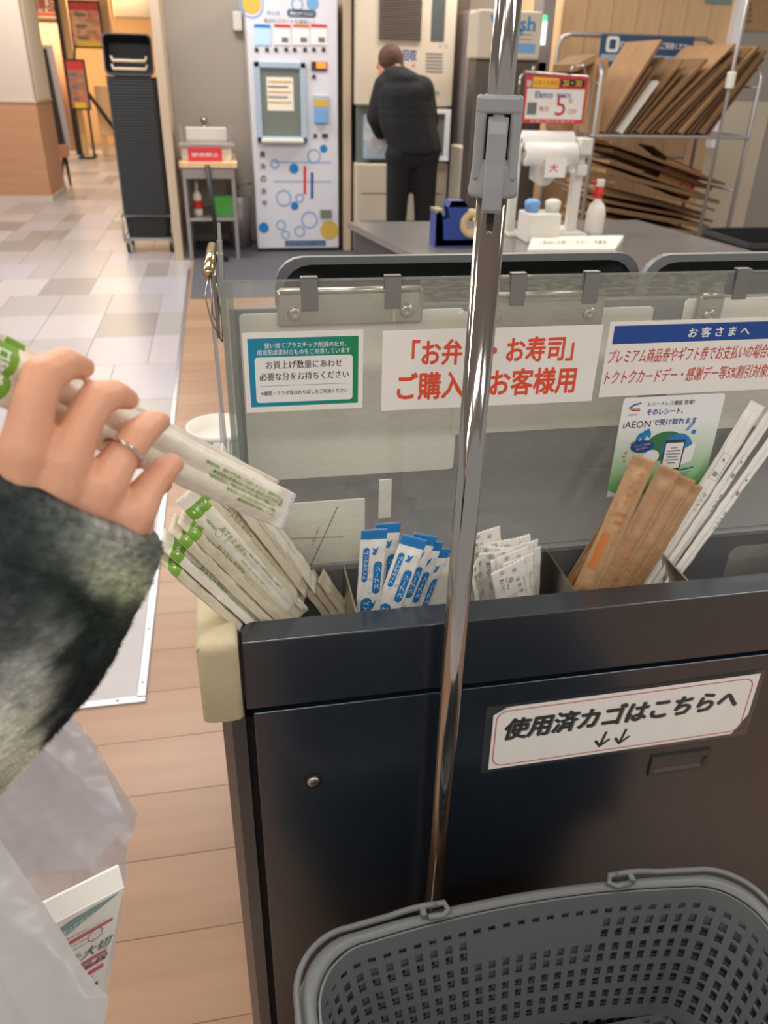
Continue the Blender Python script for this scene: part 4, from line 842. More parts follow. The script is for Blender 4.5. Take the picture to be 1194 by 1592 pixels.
for i in range(8):
    for j in range(12): fs.append((i * 13 + j, i * 13 + j + 1, (i + 1) * 13 + j + 1, (i + 1) * 13 + j))
o = lone(MB().add(vs, fs, 'bag_film', True), 'plastic_sleeve', (-.02, 1.0, .87), 'clear plastic sleeve hanging from the bulldog clip at the left of the screen', 'sleeve')
pk = MB(); rp = rrect(.16, .105, .014); pk.prism(rp, 0, .002, 'acrylic', M=FY(.725, .852, .8)); pk.prism([(-.08, -.0525), (-.0785, -.0525), (-.0785, .0385), (-.08, .0385)], .002, .0024, 'acrylic_edge', M=FY(.725, .852, .8))
o = rrect(.16, .105, .014); i_ = rrect(.157, .102, .0125); vs = [FY(.725, .852, .8) @ Vector((x, y, .0022)) for x, y in o + i_]; n = len(o)
pk.add(vs, [(k, (k + 1) % n, (k + 1) % n + n, k + n) for k in range(n)], 'acrylic_edge')
lone(pk, 'clear_pocket', (.72, .8, .84), 'low clear plastic plate with a rounded corner at the right of the station', 'plate')

# ------------------------------------------------------------------ notices on the screen
def notice(name, x0, x1, z0, z1, Y, label, m='paper_white', rot=0, th=.0006, r=.0008, shear=0):
    """a flat sheet facing the camera side; its prints are written in the sheet's own axes (metres from its centre)"""
    o = bpy.data.objects.new(name, MB().prism(rrect(x1 - x0, z1 - z0, r), 0, th, m).mesh(name)); COL.objects.link(o)
    o.matrix_world = FY((x0 + x1) / 2, (z0 + z1) / 2, Y) @ Matrix.Rotation(rot, 4, 'Z'); return tag(o, label, 'sign'), MB(), th + .0001
mat_grad('teal_green', (0, 140, 178), (10, 138, 84), 0, -.06, .06)
o, q, h = notice('eco_notice', .0125, .1505, 1.1005, 1.196, .8795, 'small notice with a teal and green border, leftmost on the screen', rot=-.004)
q.flat(rrect(.127, .082, .0006), h, 'teal_green'); q.flat(rrect(.1135, .055, .004, 0, -.0085), h + .0001, 'white_print')
z = h + .0003
q.text('使い捨てプラスチック削減のため、', .002, .0325, .094, .0066, 'white_print', z, .012); q.text('環境配慮素材のものをご用意しています', 0, .0245, .107, .0066, 'white_print', z, .012)
q.text('お買上げ数量にあわせ', 0, .0095, .088, .0095, 'brown_ink', z, .02); q.text('必要な分をお持ちください', 0, -.0045, .104, .0095, 'brown_ink', z, .02)
q.flat([(-.052, -.0155), (.052, -.0155), (.052, -.0158), (-.052, -.0158)], z, 'brown_ink'); q.text('※麺類・サラダ等はわりばしをご利用ください', 0, -.0245, .102, .0058, 'brown_ink', z, .01)
q.build('print', o)
o, q, h = notice('bento_notice', .1735, .4475, 1.0945, 1.193, .8795, 'white notice with large orange-red characters, crossed by the chrome pole', rot=-.002)
z = h + .0002
q.text('「お弁当・お寿司」', .0005, .0215, .203, .031, 'orange_red', z, .035); q.text('ご購入のお客様用', -.0035, -.0195, .228, .034, 'orange_red', z, .035); q.build('print', o)
o, q, h = notice('payment_notice', .4565, .765, 1.0985, 1.1955, .8795, 'white notice with a royal blue header band, rightmost on the screen')
z = h + .0002
q.flat([(-.148, .0435), (.148, .0435), (.148, .0205), (-.148, .0205)], h, 'royal_blue'); q.text('お 客 さ ま へ', -.004, .032, .085, .0125, 'white_print', z, .03)
q.text('プレミアム商品券やギフト券でお支払いの場合は', -.0335, .0045, .232, .0185, 'crimson', z, .012, shear=.12); q.text('トクトクカードデー・感謝デー等5%割引対象外となります', -.0, -.0225, .298, .0185, 'crimson', z, .012, shear=.12); q.build('print', o)
mat_grad('poster_grad', (92, 180, 80), (240, 242, 240), 1, -.07, .035)
o, q, h = notice('app_poster', .4925, .6375, .951, 1.0955, .8795, 'white and green app poster hanging below the blue headed notice', 'poster_grad', r=.005)
z = h + .0004
q.flat(rrect(.024, .022, .004, -.0565, .0565), h, 'white_print'); q.flat([(-.064, .0585), (-.057, .0635), (-.047, .0655), (-.047, .0635), (-.056, .0615), (-.0605, .0585)], z, 'royal_blue'); q.flat([(-.064, .058), (-.0605, .058), (-.056, .0555), (-.047, .0555), (-.047, .0535), (-.057, .0535)], z, 'crimson'); q.flat([(-.059, .0575), (-.049, .0575), (-.047, .0565), (-.056, .056)], z, 'green_print'); q.text('iAEON', -.0565, .0485, .013, .0025, 'royal_blue', z)
q.text('レシートレス機能 登場！', -.004, .0625, .066, .0065, 'brown_ink', z, .012); q.text('そのレシート、', -.0105, .051, .052, .0085, 'royal_blue', z, .03); q.text('iAEON', -.0475, .0345, .039, .0095, 'brown_ink', z, .0); q.text('で受け取れます', .007, .036, .063, .0088, 'royal_blue', z, .03)
q.flat(circ(.0, .0, .030, 32, .022), h + .0001, 'green_dark'); q.flat(circ(.018, -.004, .022, 28), h + .0002, 'blue_print'); q.flat(circ(-.034, .002, .017, 24, .0095), h + .0004, 'royal_blue'); q.text('アプリで簡単', -.034, .004, .024, .003, 'yellow_print', z + .0002, rot=.15); q.text('受け取り', -.034, -.001, .016, .003, 'yellow_print', z + .0002, rot=.15)
q.flat(rrect(.030, .046, .003, .014, -.014), h + .0005, 'ink'); q.flat(rrect(.026, .038, .001, .014, -.0145), h + .0006, 'white_print')
for k_, w_ in enumerate((.010, .02, .022, .016, .02, .012)): q.flat([(.014 - w_ / 2, -.002 - k_ * .0045), (.014 + w_ / 2, -.002 - k_ * .0045), (.014 + w_ / 2, -.0035 - k_ * .0045), (.014 - w_ / 2, -.0035 - k_ * .0045)], h + .0007, 'ink' if k_ == 1 else 'grey_ink')
for ax, ay, sx, rr_ in ((-.046, .008, .006, .4), (-.034, .018, .008, 1.5), (-.028, .021, .007, 1.9), (-.041, .016, .007, 1.1)):
    q.flat([(ax + math.cos(rr_) * a - math.sin(rr_) * b, ay + math.sin(rr_) * a + math.cos(rr_) * b) for a, b in circ(0, 0, sx, 14, sx * .45)], h + .0003, 'green_print' if rr_ < .5 else 'blue_print')
for ax, ay in ((-.056, -.006), (-.058, -.012), (-.056, -.018)): q.flat(circ(ax, ay, .0022, 10), h + .0003, 'wainscot')
q.flat([(.024, .021), (.03, .022), (.038, .034), (.032, .034)], h + .0003, 'vend_blue'); q.flat(circ(.038, .019, .0035, 12), h + .0003, 'blue_print'); q.flat([(.03, -.005), (.046, .004), (.044, -.024), (.028, -.03)], h + .0003, 'white_print')
q.flat(circ(-.018, -.014, .012, 20, .010), h + .0004, 'white_print'); q.flat([(-.072, -.062), (-.072, -.0718), (-.05, -.0718)], h + .0002, 'white_print'); q.flat([(.026, -.037), (.05, -.033), (.05, -.035), (.026, -.039)], h + .0003, 'royal_blue')
for k_ in range(4): q.flat([(.03, -.042 - k_ * .003), (.046 - .002 * k_, -.04 - k_ * .003), (.046 - .002 * k_, -.0408 - k_ * .003), (.03, -.0428 - k_ * .003)], h + .0003, 'grey_ink')
q.build('print', o)
# laminated sign on the door
o = bpy.data.objects.new('laminated_sign', MB().prism(rrect(.4095, .1225, .005), 0, .0008, 'laminate').mesh('laminated_sign')); COL.objects.link(o)
o.matrix_world = Matrix.Translation((.5015, .7375, .670)) @ Matrix.Rotation(.016, 4, 'Y').inverted() @ FY(0, 0, 0); tag(o, 'laminated sign with black characters and a pink border on the navy door', 'sign')
q = MB(); q.prism([(-.194, -.0555), (.178, -.0555), (.197, -.02), (.197, .0565), (-.176, .0565), (-.194, .045)], .0009, .0011, 'paper_white'); q.build('sheet', o)
q = MB(); a_ = rrect(.380, .1015, .016, 0, .0); b_ = rrect(.3765, .098, .0145, 0, 0); n = len(a_)
q.add([Vector((x, y, .0014)) for x, y in a_ + b_], [(k, (k + 1) % n, (k + 1) % n + n, k + n) for k in range(n)], 'pink_line')
q.text('使用済カゴはこちらへ', -.0, .015, .348, .037, 'grey_ink', .0014, .05, shear=.18); q.text('使用済カゴはこちらへ', -.002, .0165, .348, .037, 'ink', .0017, .042, shear=.18); q.text('↓↓', -.013, -.0285, .053, .028, 'ink', .0016, .03, shear=.25); q.build('print', o)
q = MB(); q.prism([(-.204, .042), (-.16, .061), (-.204, .061)], .0012, .0024, 'laminate'); q.build('lifted_corner', o)

# ------------------------------------------------------------------ wrapped cutlery
def prof_h(x, y, w_, L, t, kind, c0=.012):
    u = abs(x) / (w_ / 2); e = min(1, max(0, min(y, L - y) - c0) / .016); e = e * e * (3 - 2 * e)
    if u >= 1: return .0003
    if kind == 2: b = .3 * (1 - u * u) ** .5 + .7 * max(0, 1 - ((u - .42) / .40) ** 2) ** .5
    elif kind == 3: b = .25 * (1 - u * u) + .75 * max(0, 1 - (u / .6) ** 2) ** .5
    elif kind == 0: b = .8 * (1 - u ** 4)
    else: b = (1 - u * u) ** .5
    return .0003 + t * b * e
def pack_mesh(name, L, w_, t, kind, m, band=None, mb_='green_print', tooth=.0016, seed=0, bend=0, foot=None, crimp=.0):
    nx, ny = 19, 46; mb = MB(); vs = []; rows = []
    cs = .011
    for s_ in (1, -1):
        for j in range(ny):
            y = L * j / (ny - 1)
            if j == 0: y = 0
            for i in range(nx):
                x = w_ * (i / (nx - 1) - .5); yy = y
                if j in (0, ny - 1): yy += (tooth if i % 2 else 0) * (1 if j else -1)
                h = prof_h(x, y, w_, L, t, kind)
                nz = noise.noise(Vector((x * 90, y * 55, seed * 7.3))) * .0011 + noise.noise(Vector((x * 260, y * 30, seed * 3.1))) * .0004
                ed = noise.noise(Vector((0, y * 40, seed + (3 if x > 0 else 9)))) * .0008
                vs.append(Vector((x + ed * (x / w_) * 2, yy, s_ * h + nz + bend * math.sin(math.pi * y / L) + (.0009 * math.sin(y * 9000) if crimp and L - y < crimp else 0))))
    n = nx * ny; fs = []; mm = []
    for side in (0, 1):
        for j in range(ny - 1):
            yc = L * (j + .5) / (ny - 1); bm_ = m
            for (lo, hi, mk) in (band or []):
                if lo < L - yc < hi: bm_ = mk
            for i in range(nx - 1):
                a = side * n + j * nx + i; f = (a, a + 1, a + nx + 1, a + nx); fs.append(f if side == 0 else f[::-1]); mm.append(bm_)
    for j in range(ny - 1):
        for i in (0, nx - 1):
            a = j * nx + i; f = (a, a + nx, n + a + nx, n + a); fs.append(f if i == 0 else f[::-1]); mm.append(m)
    for i in range(nx - 1):
        for j in (0, ny - 1):
            a = j * nx + i; f = (a, a + 1, n + a + 1, n + a); fs.append(f if j else f[::-1]); mm.append(m)
    mb.add(vs, fs, m, True); mb.m = mm; return mb.mesh(name)
def pack_print(q, w_, L, t, kind, seed=0, bend=0):
    """wrap flat artwork over the bulging packet"""
    bm = bmesh.new(); vs = [bm.verts.new(v) for v in q.v]; lay = []
    for f, m in zip(q.f, q.m):
        try: g = bm.faces.new([vs[i] for i in f]); lay.append(m)
        except ValueError: pass
    keys = sorted(set(lay)); bm.faces.ensure_lookup_table()
    for f, m in zip(bm.faces, lay): f.material_index = keys.index(m)
    bmesh.ops.triangulate(bm, faces=list(bm.faces))
    for _ in range(2):
        es = [e for e in bm.edges if e.calc_length() > .0035]
        if es: bmesh.ops.subdivide_edges(bm, edges=es, cuts=1); bmesh.ops.triangulate(bm, faces=[f for f in bm.faces if len(f.verts) > 3])
    for v in bm.verts:
        x, y = v.co.x, v.co.y
        v.co.z = v.co.z + prof_h(x, y, w_, L, t, kind) + .0004 + noise.noise(Vector((x * 90, y * 55, seed * 7.3))) * .0011 + noise.noise(Vector((x * 260, y * 30, seed * 3.1))) * .0004 + bend * math.sin(math.pi * y / L)
    me = bpy.data.meshes.new('print'); bm.to_mesh(me); bm.free()
    for k in keys: me.materials.append(MATS[k])
    return me
def place(o, bot, top, L, nrm, anchor='top', twist=0):
    bot, top = Vector(bot), Vector(top); y = (top - bot).normalized(); z = (Vector(nrm) - y * y.dot(Vector(nrm))).normalized(); x = y.cross(z)
    M = Matrix((x, y, z)).transposed().to_4x4(); M.translation = (top - y * L) if anchor == 'top' else bot
    o.matrix_world = M @ Matrix.Rotation(twist, 4, 'Y')
def pack(name, me, prt, label, cat, group=None):
    o = bpy.data.objects.new(name, me); COL.objects.link(o); tag(o, label, cat, group)
    if prt: c = bpy.data.objects.new('print', prt); COL.objects.link(c); c.parent = o
    return o
TOC = Vector((-.05, -.85, .52))
# chopsticks: paper sleeves with a green band at the top
CL, CW = .235, .0300
def chop_print(seed, flip=False, w_=CW, full=False):
    q = MB(); y1 = CL
    q.text('▲ 開封口 ▲', 0, y1 - .0215, w_ * .7, .004, 'paper_pack', .0002, .02)
    q.ring(-.004, y1 - .062, .0045, .0049, 'green_print', .0002, n=16); q.text('木製割箸', -.004, y1 - .047, .004, .020, 'green_dark', .0002, .0)
    q.text('おてもと おはし', .003, y1 - .085, .050, .006, 'green_print', .0002, .01, rot=-math.pi / 2); q.text('プラ', -.005, y1 - .076, .006, .0035, 'green_print', .0002)
    q.text('環境に配慮した国産材を使用した割箸です', .006, y1 - .145, .07, .0026, 'green_dark', .0002, 0, rot=-math.pi / 2); q.text('開封時、破れや竹串にご注意ください', -.006, y1 - .14, .06, .0024, 'green_print', .0002, 0, rot=-math.pi / 2)
    return pack_print(q, w_, CL, .0056, 2, seed)
cm = []
for s_ in range(3):
    cm.append((pack_mesh('wrapped_chopsticks', CL, CW, .0056, 2, 'paper_pack' if s_ == 1 else 'paper_pack2', [(.0145, .030, 'green_print')], seed=s_), chop_print(s_)))
chs = [ # top px, base px, Y at top, Y at base, label
    ((247, 858), (391, 985), .765, .787, 'wrapped chopsticks lowest and leftmost of the fan over the foam guard', 0),
    ((253, 836), (414, 982), .775, .795, 'wrapped chopsticks second from the bottom of the fan, green band by the cuff', 1),
    ((268, 812), (437, 979), .785, .803, 'wrapped chopsticks third from the bottom of the fan with a puckered top', 2),
    ((283, 800), (458, 976), .795, .812, 'wrapped chopsticks fourth from the bottom of the fan with a curled green band', 0),
    ((290, 766), (480, 974), .800, .822, 'flat wide wrapped chopsticks in mid-fan with the green band and print facing up', 1),
    ((300, 738), (502, 972), .815, .834, 'wrapped chopsticks right of the flat printed pack, passing under the held packet', 2),
    ((318, 706), (519, 970), .830, .846, 'wrapped chopsticks with a serrated white tip showing above the held packet', 0),
    ((343, 700), (530, 968), .848, .860, 'wrapped chopsticks steepest and rightmost of the fan', 1)]
for k, (a, b, ya, yb, lb, mi) in enumerate(chs):
    o = pack('wrapped_chopsticks', cm[mi][0], cm[mi][1], lb, 'chopsticks', 'wrapped chopsticks in the left bin')
    tw = (1.15, 1.0, .95, .85, .1, 1.05, .95, 1.1)[k]
    place(o, PY(*b, yb), PY(*a, ya), CL, TOC, twist=tw)
cmp_ = pack_mesh('wrapped_chopsticks', .118, CL * 0 + .026, .005, 2, 'paper_pack2', seed=5)
for k, (a, b, w_) in enumerate((((468, 896), (520, 968), 'left'), ((483, 895), (533, 966), 'middle'), ((499, 894), (545, 964), 'right'))):
    o = pack('wrapped_chopsticks', cmp_, None, 'plain wrapped chopsticks low in the left bin beside the steel divider, %s of three' % w_, 'chopsticks', 'chopsticks low in the left bin'); place(o, PY(*b, .872 + .002 * k), PY(*a, .874 + .002 * k), .118, TOC, twist=.9)
# spoons
SL, SW = .152, .0325
def spoon_print(seed):
    q = MB(); y1 = SL
    def lobe(x, y, w_, h_): q.flat(rrect(w_, h_, w_ * .48, x, y, 4), 0, 'blue_print')
    lobe(-.0085, y1 - .050, .0075, .052); lobe(.0075, y1 - .070, .0105, .050); lobe(-.004, y1 - .118, .014, .034); lobe(.011, y1 - .135, .004, .02)
    for x, y in ((.002, y1 - .028), (.004, y1 - .112)):
        q.flat([(x - .004, y - .006), (x + .001, y - .007), (x + .003, y - .001), (x + .0045, y + .006), (x + .001, y + .002), (x - .0035, y + .004), (x - .0015, y - .001)], 0, 'blue_print')
    rd = random.Random(seed)
    for _ in range(12): a, b = rd.uniform(-.011, .011), rd.uniform(.01, y1 - .02); q.flat(circ(a, b, .0006, 6), 0, 'blue_print')
    q.text('アイスクリーム', -.0085, y1 - .050, .042, .0052, 'white_print', .0002, .03, rot=math.pi / 2); q.text('スプーン', .0075, y1 - .070, .034, .0068, 'white_print', .0002, .03, rot=math.pi / 2); q.text('アイス', -.004, y1 - .118, .022, .008, 'white_print', .0002, .03, rot=math.pi / 2)
    q.ring(-.001, y1 - .072, .0016, .0019, 'blue_print', .0001, n=12); q.ring(.0, y1 - .094, .0016, .0019, 'blue_print', .0001, n=12)
    for a in ((-.003, -.055, .0002), (.001, -.055, .0002)): q.flat([(a[0], y1 + a[1] - .008), (a[0] + .0004, y1 + a[1] - .008), (a[0] + .0004, y1 + a[1] + .004), (a[0], y1 + a[1] + .004)], 0, 'blue_print')
    return pack_print(q, SW, SL, .0026, 1, seed)
smh = [(pack_mesh('wrapped_spoon', SL, SW, .0026, 1, 'paper_gloss', [(-.01, .0125, 'blue_print')], seed=10 + s_), spoon_print(10 + s_)) for s_ in range(2)]
for k, (a, b, ya, yb, lb, tw) in enumerate([
    ((604, 814), (589, 962), .835, .842, 'blue and white wrapped spoon standing straight behind the leftmost one', .15),
    ((582, 824), (571, 965), .812, .818, 'blue and white wrapped spoon leftmost and frontmost in its bin', .1),
    ((686, 854), (646, 955), .850, .850, 'blue and white wrapped spoon rightmost of the fan, its blue end sagging', .55),
    ((673, 842), (628, 956), .840, .840, 'blue and white wrapped spoon second from the right of the leaning fan', .4),
    ((662, 832), (612, 960), .829, .829, 'blue and white wrapped spoon in the middle of the leaning fan', .25),
    ((645, 836), (596, 964), .818, .818, 'blue and white wrapped spoon in front of the leaning fan with a bird print', .05),
    ((612, 880), (560, 965), .862, .866, 'blue and white wrapped spoon lying low behind the others', .5)]):
    o = pack('wrapped_spoon', smh[k % 2][0], smh[k % 2][1], lb, 'spoon', 'wrapped ice cream spoons'); place(o, PY(*b, yb), PY(*a, ya), SL, TOC, twist=tw)
cp_ = bpy.data.objects.new('paper_packet', pack_mesh('paper_packet', .13, .034, .003, 0, 'sheet_cream', seed=22)); COL.objects.link(cp_); place(cp_, PY(684, 952, .86), PY(688, 868, .86), .13, TOC); tag(cp_, 'plain cream paper packet half hidden behind the chrome pole', 'packet')
# toothpick and napkin packets in white paper
NL, NW = .154, .051
def nap_print(seed):
    q = MB(); y1 = NL
    q.text('紙ストロー', -.013, y1 - .026, .022, .0065, 'green_dark', .0002, .02, rot=-math.pi / 2 - .0); q.text('Paper straw', -.006, y1 - .026, .020, .0035, 'green_dark', .0002, .01, rot=-math.pi / 2)
    q.ring(.0, y1 - .022, .0026, .0036, 'green_dark', .0002, n=16); q.text('紙', .0, y1 - .022, .003, .003, 'green_dark', .0002, .02)
    for x, y in ((.008, y1 - .010), (.010, y1 - .026), (.011, y1 - .036), (.012, y1 - .046), (-.01, y1 - .006), (.014, y1 - .062)):
        q.ring(x, y, .0029, .0034, 'green_dark', .0002, n=12); q.flat([(x - .0015, y - .0015), (x + .0015, y - .0015), (x, y + .002)], .0002, 'green_dark')
    for d in (0, .0095): q.flat([(-.013, y1 - .056 + d), (.003, y1 - .056 + d), (.003, y1 - .0565 + d), (-.013, y1 - .0565 + d)], .0001, 'green_dark')
    for d in (-.013, .0026): q.flat([(d, y1 - .0565), (d + .0005, y1 - .0565), (d + .0005, y1 - .0465), (d, y1 - .0465)], .0001, 'green_dark')
    q.text('おしぼり', -.005, y1 - .0515, .012, .005, 'green_dark', .0002, .01); q.text('お手拭きはゴミ箱へ', .019, y1 - .04, .03, .0024, 'green_dark', .0002, 0, rot=-math.pi / 2)
    return pack_print(q, NW, NL, .0016, 0, seed)
nm = [(pack_mesh('napkin_packet', NL, NW, .0016, 0, 'paper_gloss' if s_ else 'paper_white', seed=30 + s_, tooth=.0013), nap_print(30 + s_)) for s_ in range(2)]
for k, (a, b, ya, yb, lb, tw) in enumerate([
    ((752, 826), (758, 946), .868, .862, 'white paper packet tallest and hindmost, beside the chrome pole', .2),
    ((768, 850), (760, 944), .858, .852, 'white paper packet second from the back, its print turned to the pole', -.3),
    ((799, 838), (806, 940), .866, .856, 'white paper packet at the back with a ruffled top edge', .15),
    ((813, 846), (813, 940), .860, .850, 'white paper packet behind the rightmost one', .3),
    ((820, 858), (818, 939), .852, .845, 'white paper packet rightmost in the bundle', .45),
    ((793, 852), (800, 941), .846, .838, 'white paper packet in the middle of the bundle', .2),
    ((787, 862), (796, 942), .836, .830, 'white paper packet third from the front', .25),
    ((806, 868), (806, 941), .828, .824, 'white paper packet second from the front, shifted right', .3),
    ((779, 841), (785, 942), .862, .858, 'white paper packet at the back between two ruffled ones', -.1),
    ((804, 848), (808, 940), .855, .846, 'white paper packet fifth from the front with crumpled corner', .1),
    ((797, 858), (803, 941), .833, .829, 'white paper packet fourth from the front, tilted right', .2),
    ((773, 858), (778, 943), .845, .842, 'white paper packet left in the bundle, showing a plain face', -.2),
    ((789, 880), (802, 942), .815, .815, 'white paper packet frontmost with green print facing out', .1),
    ((741, 872), (752, 948), .840, .838, 'white paper packet standing in the shadow right beside the pole', .9)]):
    o = pack('napkin_packet', nm[k % 2][0], nm[k % 2][1], lb, 'packet', 'white paper packets'); place(o, PY(*b, yb), PY(*a, ya), NL, TOC, twist=tw)
# kraft packets
BL, BW = .215, .031
def kraft_prt(seed, kind):
    q = MB(); y1 = BL
    for k in range(5): q.flat([(-BW / 2 + .001, y1 - .003 - k * .0022), (BW / 2 - .001, y1 - .003 - k * .0022), (BW / 2 - .001, y1 - .0034 - k * .0022), (-BW / 2 + .001, y1 - .0034 - k * .0022)], 0, 'kraft_line')
    if kind:
        q.ring(.0, y1 - .045, .0065, .0071, 'kraft_print', .0001, n=24); q.flat([(x * .5, y + y1 - .045) for x, y in circ(0, 0, .0058, 16)], .0001, 'kraft'); q.ring(0, y1 - .045, .0026, .0032, 'kraft_print', .0002, n=12)
        q.flat([(-.0004, y1 - .066), (.0004, y1 - .066), (.0004, y1 - .05), (-.0004, y1 - .05)], .0001, 'kraft_print'); q.text('OPEN', .001, y1 - .078, .014, .005, 'kraft_print', .0002, .02); q.text('紙製', .001, y1 - .09, .01, .006, 'kraft_print', .0002, .02); q.flat([(-.010, y1 - .16), (-.001, y1 - .16), (-.001, y1 - .108), (-.010, y1 - .108)], .0001, 'kraft_print'); q.text('▲', .004, y1 - .02, .006, .006, 'kraft_print', .0002)
    else:
        for d in range(3): q.text('スプーンはゴミ箱へお捨てください', .0 + d * .0042 - .004, y1 - .135, .07, .003, 'kraft_print', .0002, .01, rot=-math.pi / 2)
    return pack_print(q, BW, BL, .0055, 3, seed)
bmsh = [(pack_mesh('kraft_packet', BL, BW, .0055, 3, 'kraft', seed=40 + s_, bend=.003), kraft_prt(40 + s_, s_ == 0)) for s_ in range(2)]
for b_ in bmsh:
    for v in b_[1].vertices: v.co.z += .003 * math.sin(math.pi * v.co.y / BL)
for k, (a, b, ya, yb, mi, lb, tw) in enumerate([
    ((1078, 752), (972, 924), .850, .838, 1, 'brown kraft cutlery packet at the right, mostly behind its neighbour', .2),
    ((1066, 742), (955, 926), .840, .828, 1, 'brown kraft cutlery packet second from the right', .15),
    ((1042, 728), (930, 928), .828, .817, 1, 'wide brown kraft cutlery packet with a lined serrated top, centre front', .1),
    ((1002, 712), (903, 930), .830, .808, 0, 'brown kraft cutlery packet leftmost, printed with an orange spoon outline', -.15),
    ((960, 800), (880, 925), .868, .865, 0, 'brown kraft cutlery packet low at the back of its bin', .2)]):
    o = pack('kraft_packet', bmsh[mi][0], bmsh[mi][1], lb, 'packet', 'kraft cutlery packets'); place(o, PY(*b, yb), PY(*a, ya), BL, TOC, twist=tw)
# long white chopsticks
LL, LW = .34, .021
def long_prt(seed):
    q = MB(); y1 = LL
    for x in (-.0055, .0055): q.flat([(x, y1 - .115), (x + .0004, y1 - .115), (x + .0004, y1 - .075), (x, y1 - .075)], .0, 'ink')
    for y in (.115, .075): q.flat([(-.0055, y1 - y), (.0059, y1 - y), (.0059, y1 - y + .0004), (-.0055, y1 - y + .0004)], .0, 'ink')
    q.text('天然木', 0, y1 - .106, .007, .007, 'ink', .0002, .01, rot=-math.pi / 2); q.text('▲', 0, y1 - .084, .004, .004, 'ink', .0002)
    q.text('おてもと', .003, y1 - .15, .03, .0035, 'ink', .0002, .0, rot=-math.pi / 2); return pack_print(q, LW, LL, .0038, 2, seed)
lm = (pack_mesh('long_chopsticks', LL, LW, .0038, 2, 'paper_gloss', seed=50), long_prt(50))
for k, (a, b, ya, yb, lb, tw) in enumerate([
    ((1178, 628), (1000, 913), .872, .850, 'long white wrapped chopsticks leftmost of three, with a small black panel', -.1),
    ((1206, 632), (1018, 914), .872, .838, 'long white wrapped chopsticks in the middle of three', .55),
    ((1216, 664), (1036, 914), .868, .825, 'long white wrapped chopsticks rightmost of three', .5)]):
    o = pack('long_chopsticks', lm[0], lm[1], lb, 'chopsticks', 'long white chopsticks'); place(o, PY(*b, yb), PY(*a, ya), LL, TOC, twist=tw)

# ------------------------------------------------------------------ chrome pole
px_, py_ = .2325, .70
t = thing('chrome_pole', (px_, py_, 0), 'chrome telescopic pole with a grey clamp standing in front of the station', 'pole')
def cyl(x, y, z0, z1, r, m, n=40): return MB().lathe([(0, z0), (r, z0), (r, z1), (0, z1)], (x, y, 0), m, n)
q = MB().lathe([(r, z) for r, z in ((0, .004), (.0135, .004), (.0135, 1.375), (.0118, 1.3755))], (px_, py_, 0), 'chrome', 40); q.lathe([(.0138, .36), (.0140, .361), (.0140, .372), (.0138, .373)], (px_, py_, 0), 'steel_dull', 40)
part(q, 'lower_tube', t)
part(MB().lathe([(.0108, 1.36), (.0108, 1.85), (0, 1.85)], (px_, py_, 0), 'chrome', 40), 'upper_tube', t)
part(MB().lathe([(0, .012), (.018, .011), (.055, .008), (.06, .003), (.06, 0)], (px_, py_, 0), 'steel', 32), 'foot', t)
zc0, zc1 = 1.368, 1.440
c = MB(); M = Matrix.Translation((px_, py_, 0)) @ Matrix.Rotation(math.radians(-18), 4, 'Z')
c.box((-.019, -.016, zc0 + .008), (-.0095, .018, zc1), 'clamp_grey', .003, 3, M=M); c.box((.0095, -.016, zc0 + .008), (.019, .018, zc1), 'clamp_grey', .003, 3, M=M); c.box((-.019, -.017, zc1 - .014), (.019, .018, zc1), 'clamp_grey', .003, 3, M=M); c.box((-.017, .004, zc0), (.017, .018, zc1 - .002), 'clamp_grey', .003, 3, M=M)
c.lathe([(.0138, zc0 - .006), (.0205, zc0 - .006), (.0215, zc0 - .002), (.0195, zc0 + .016), (.0185, zc0 + .024), (.013, zc0 + .024)], (px_, py_, 0), 'clamp_grey', 32)
part(c, 'clamp_body', t)
l = MB(); pr_ = [(-.016, zc1 - .016), (-.0215, zc1 - .020), (-.0235, zc1 - .028), (-.024, zc0 + .02), (-.026, zc0 + .004), (-.0255, zc0 - .014), (-.023, zc0 - .017), (-.0205, zc0 - .014), (-.0205, zc0 + .004), (-.016, zc0 + .02), (-.013, zc1 - .03)]
n = len(pr_); vs = []
for x, ins in ((-.0082, .0015), (-.0068, 0), (.0068, 0), (.0082, .0015)):
    cy = sum(p[0] for p in pr_) / n
    for y, z in pr_: vs.append(M @ Vector((x, y + (ins if y < -.02 else 0), z)))
fs = [tuple(range(n - 1, -1, -1)), tuple(range(3 * n, 4 * n))]
for i in range(3):
    for j in range(n): fs.append((i * n + j, i * n + (j + 1) % n, (i + 1) * n + (j + 1) % n, (i + 1) * n + j))
l.add(vs, fs, 'clamp_grey'); part(bev_ := l, 'clamp_lever', t, label='smooth grey release lever')
l = MB()
for s_ in (-1, 1): l.tube([M @ Vector((s_ * .0195, -.006, zc1 - .024)), M @ Vector((s_ * .0175, -.006, zc1 - .024))], .005, 'clamp_dark', 14)
part(l, 'clamp_pin', t)

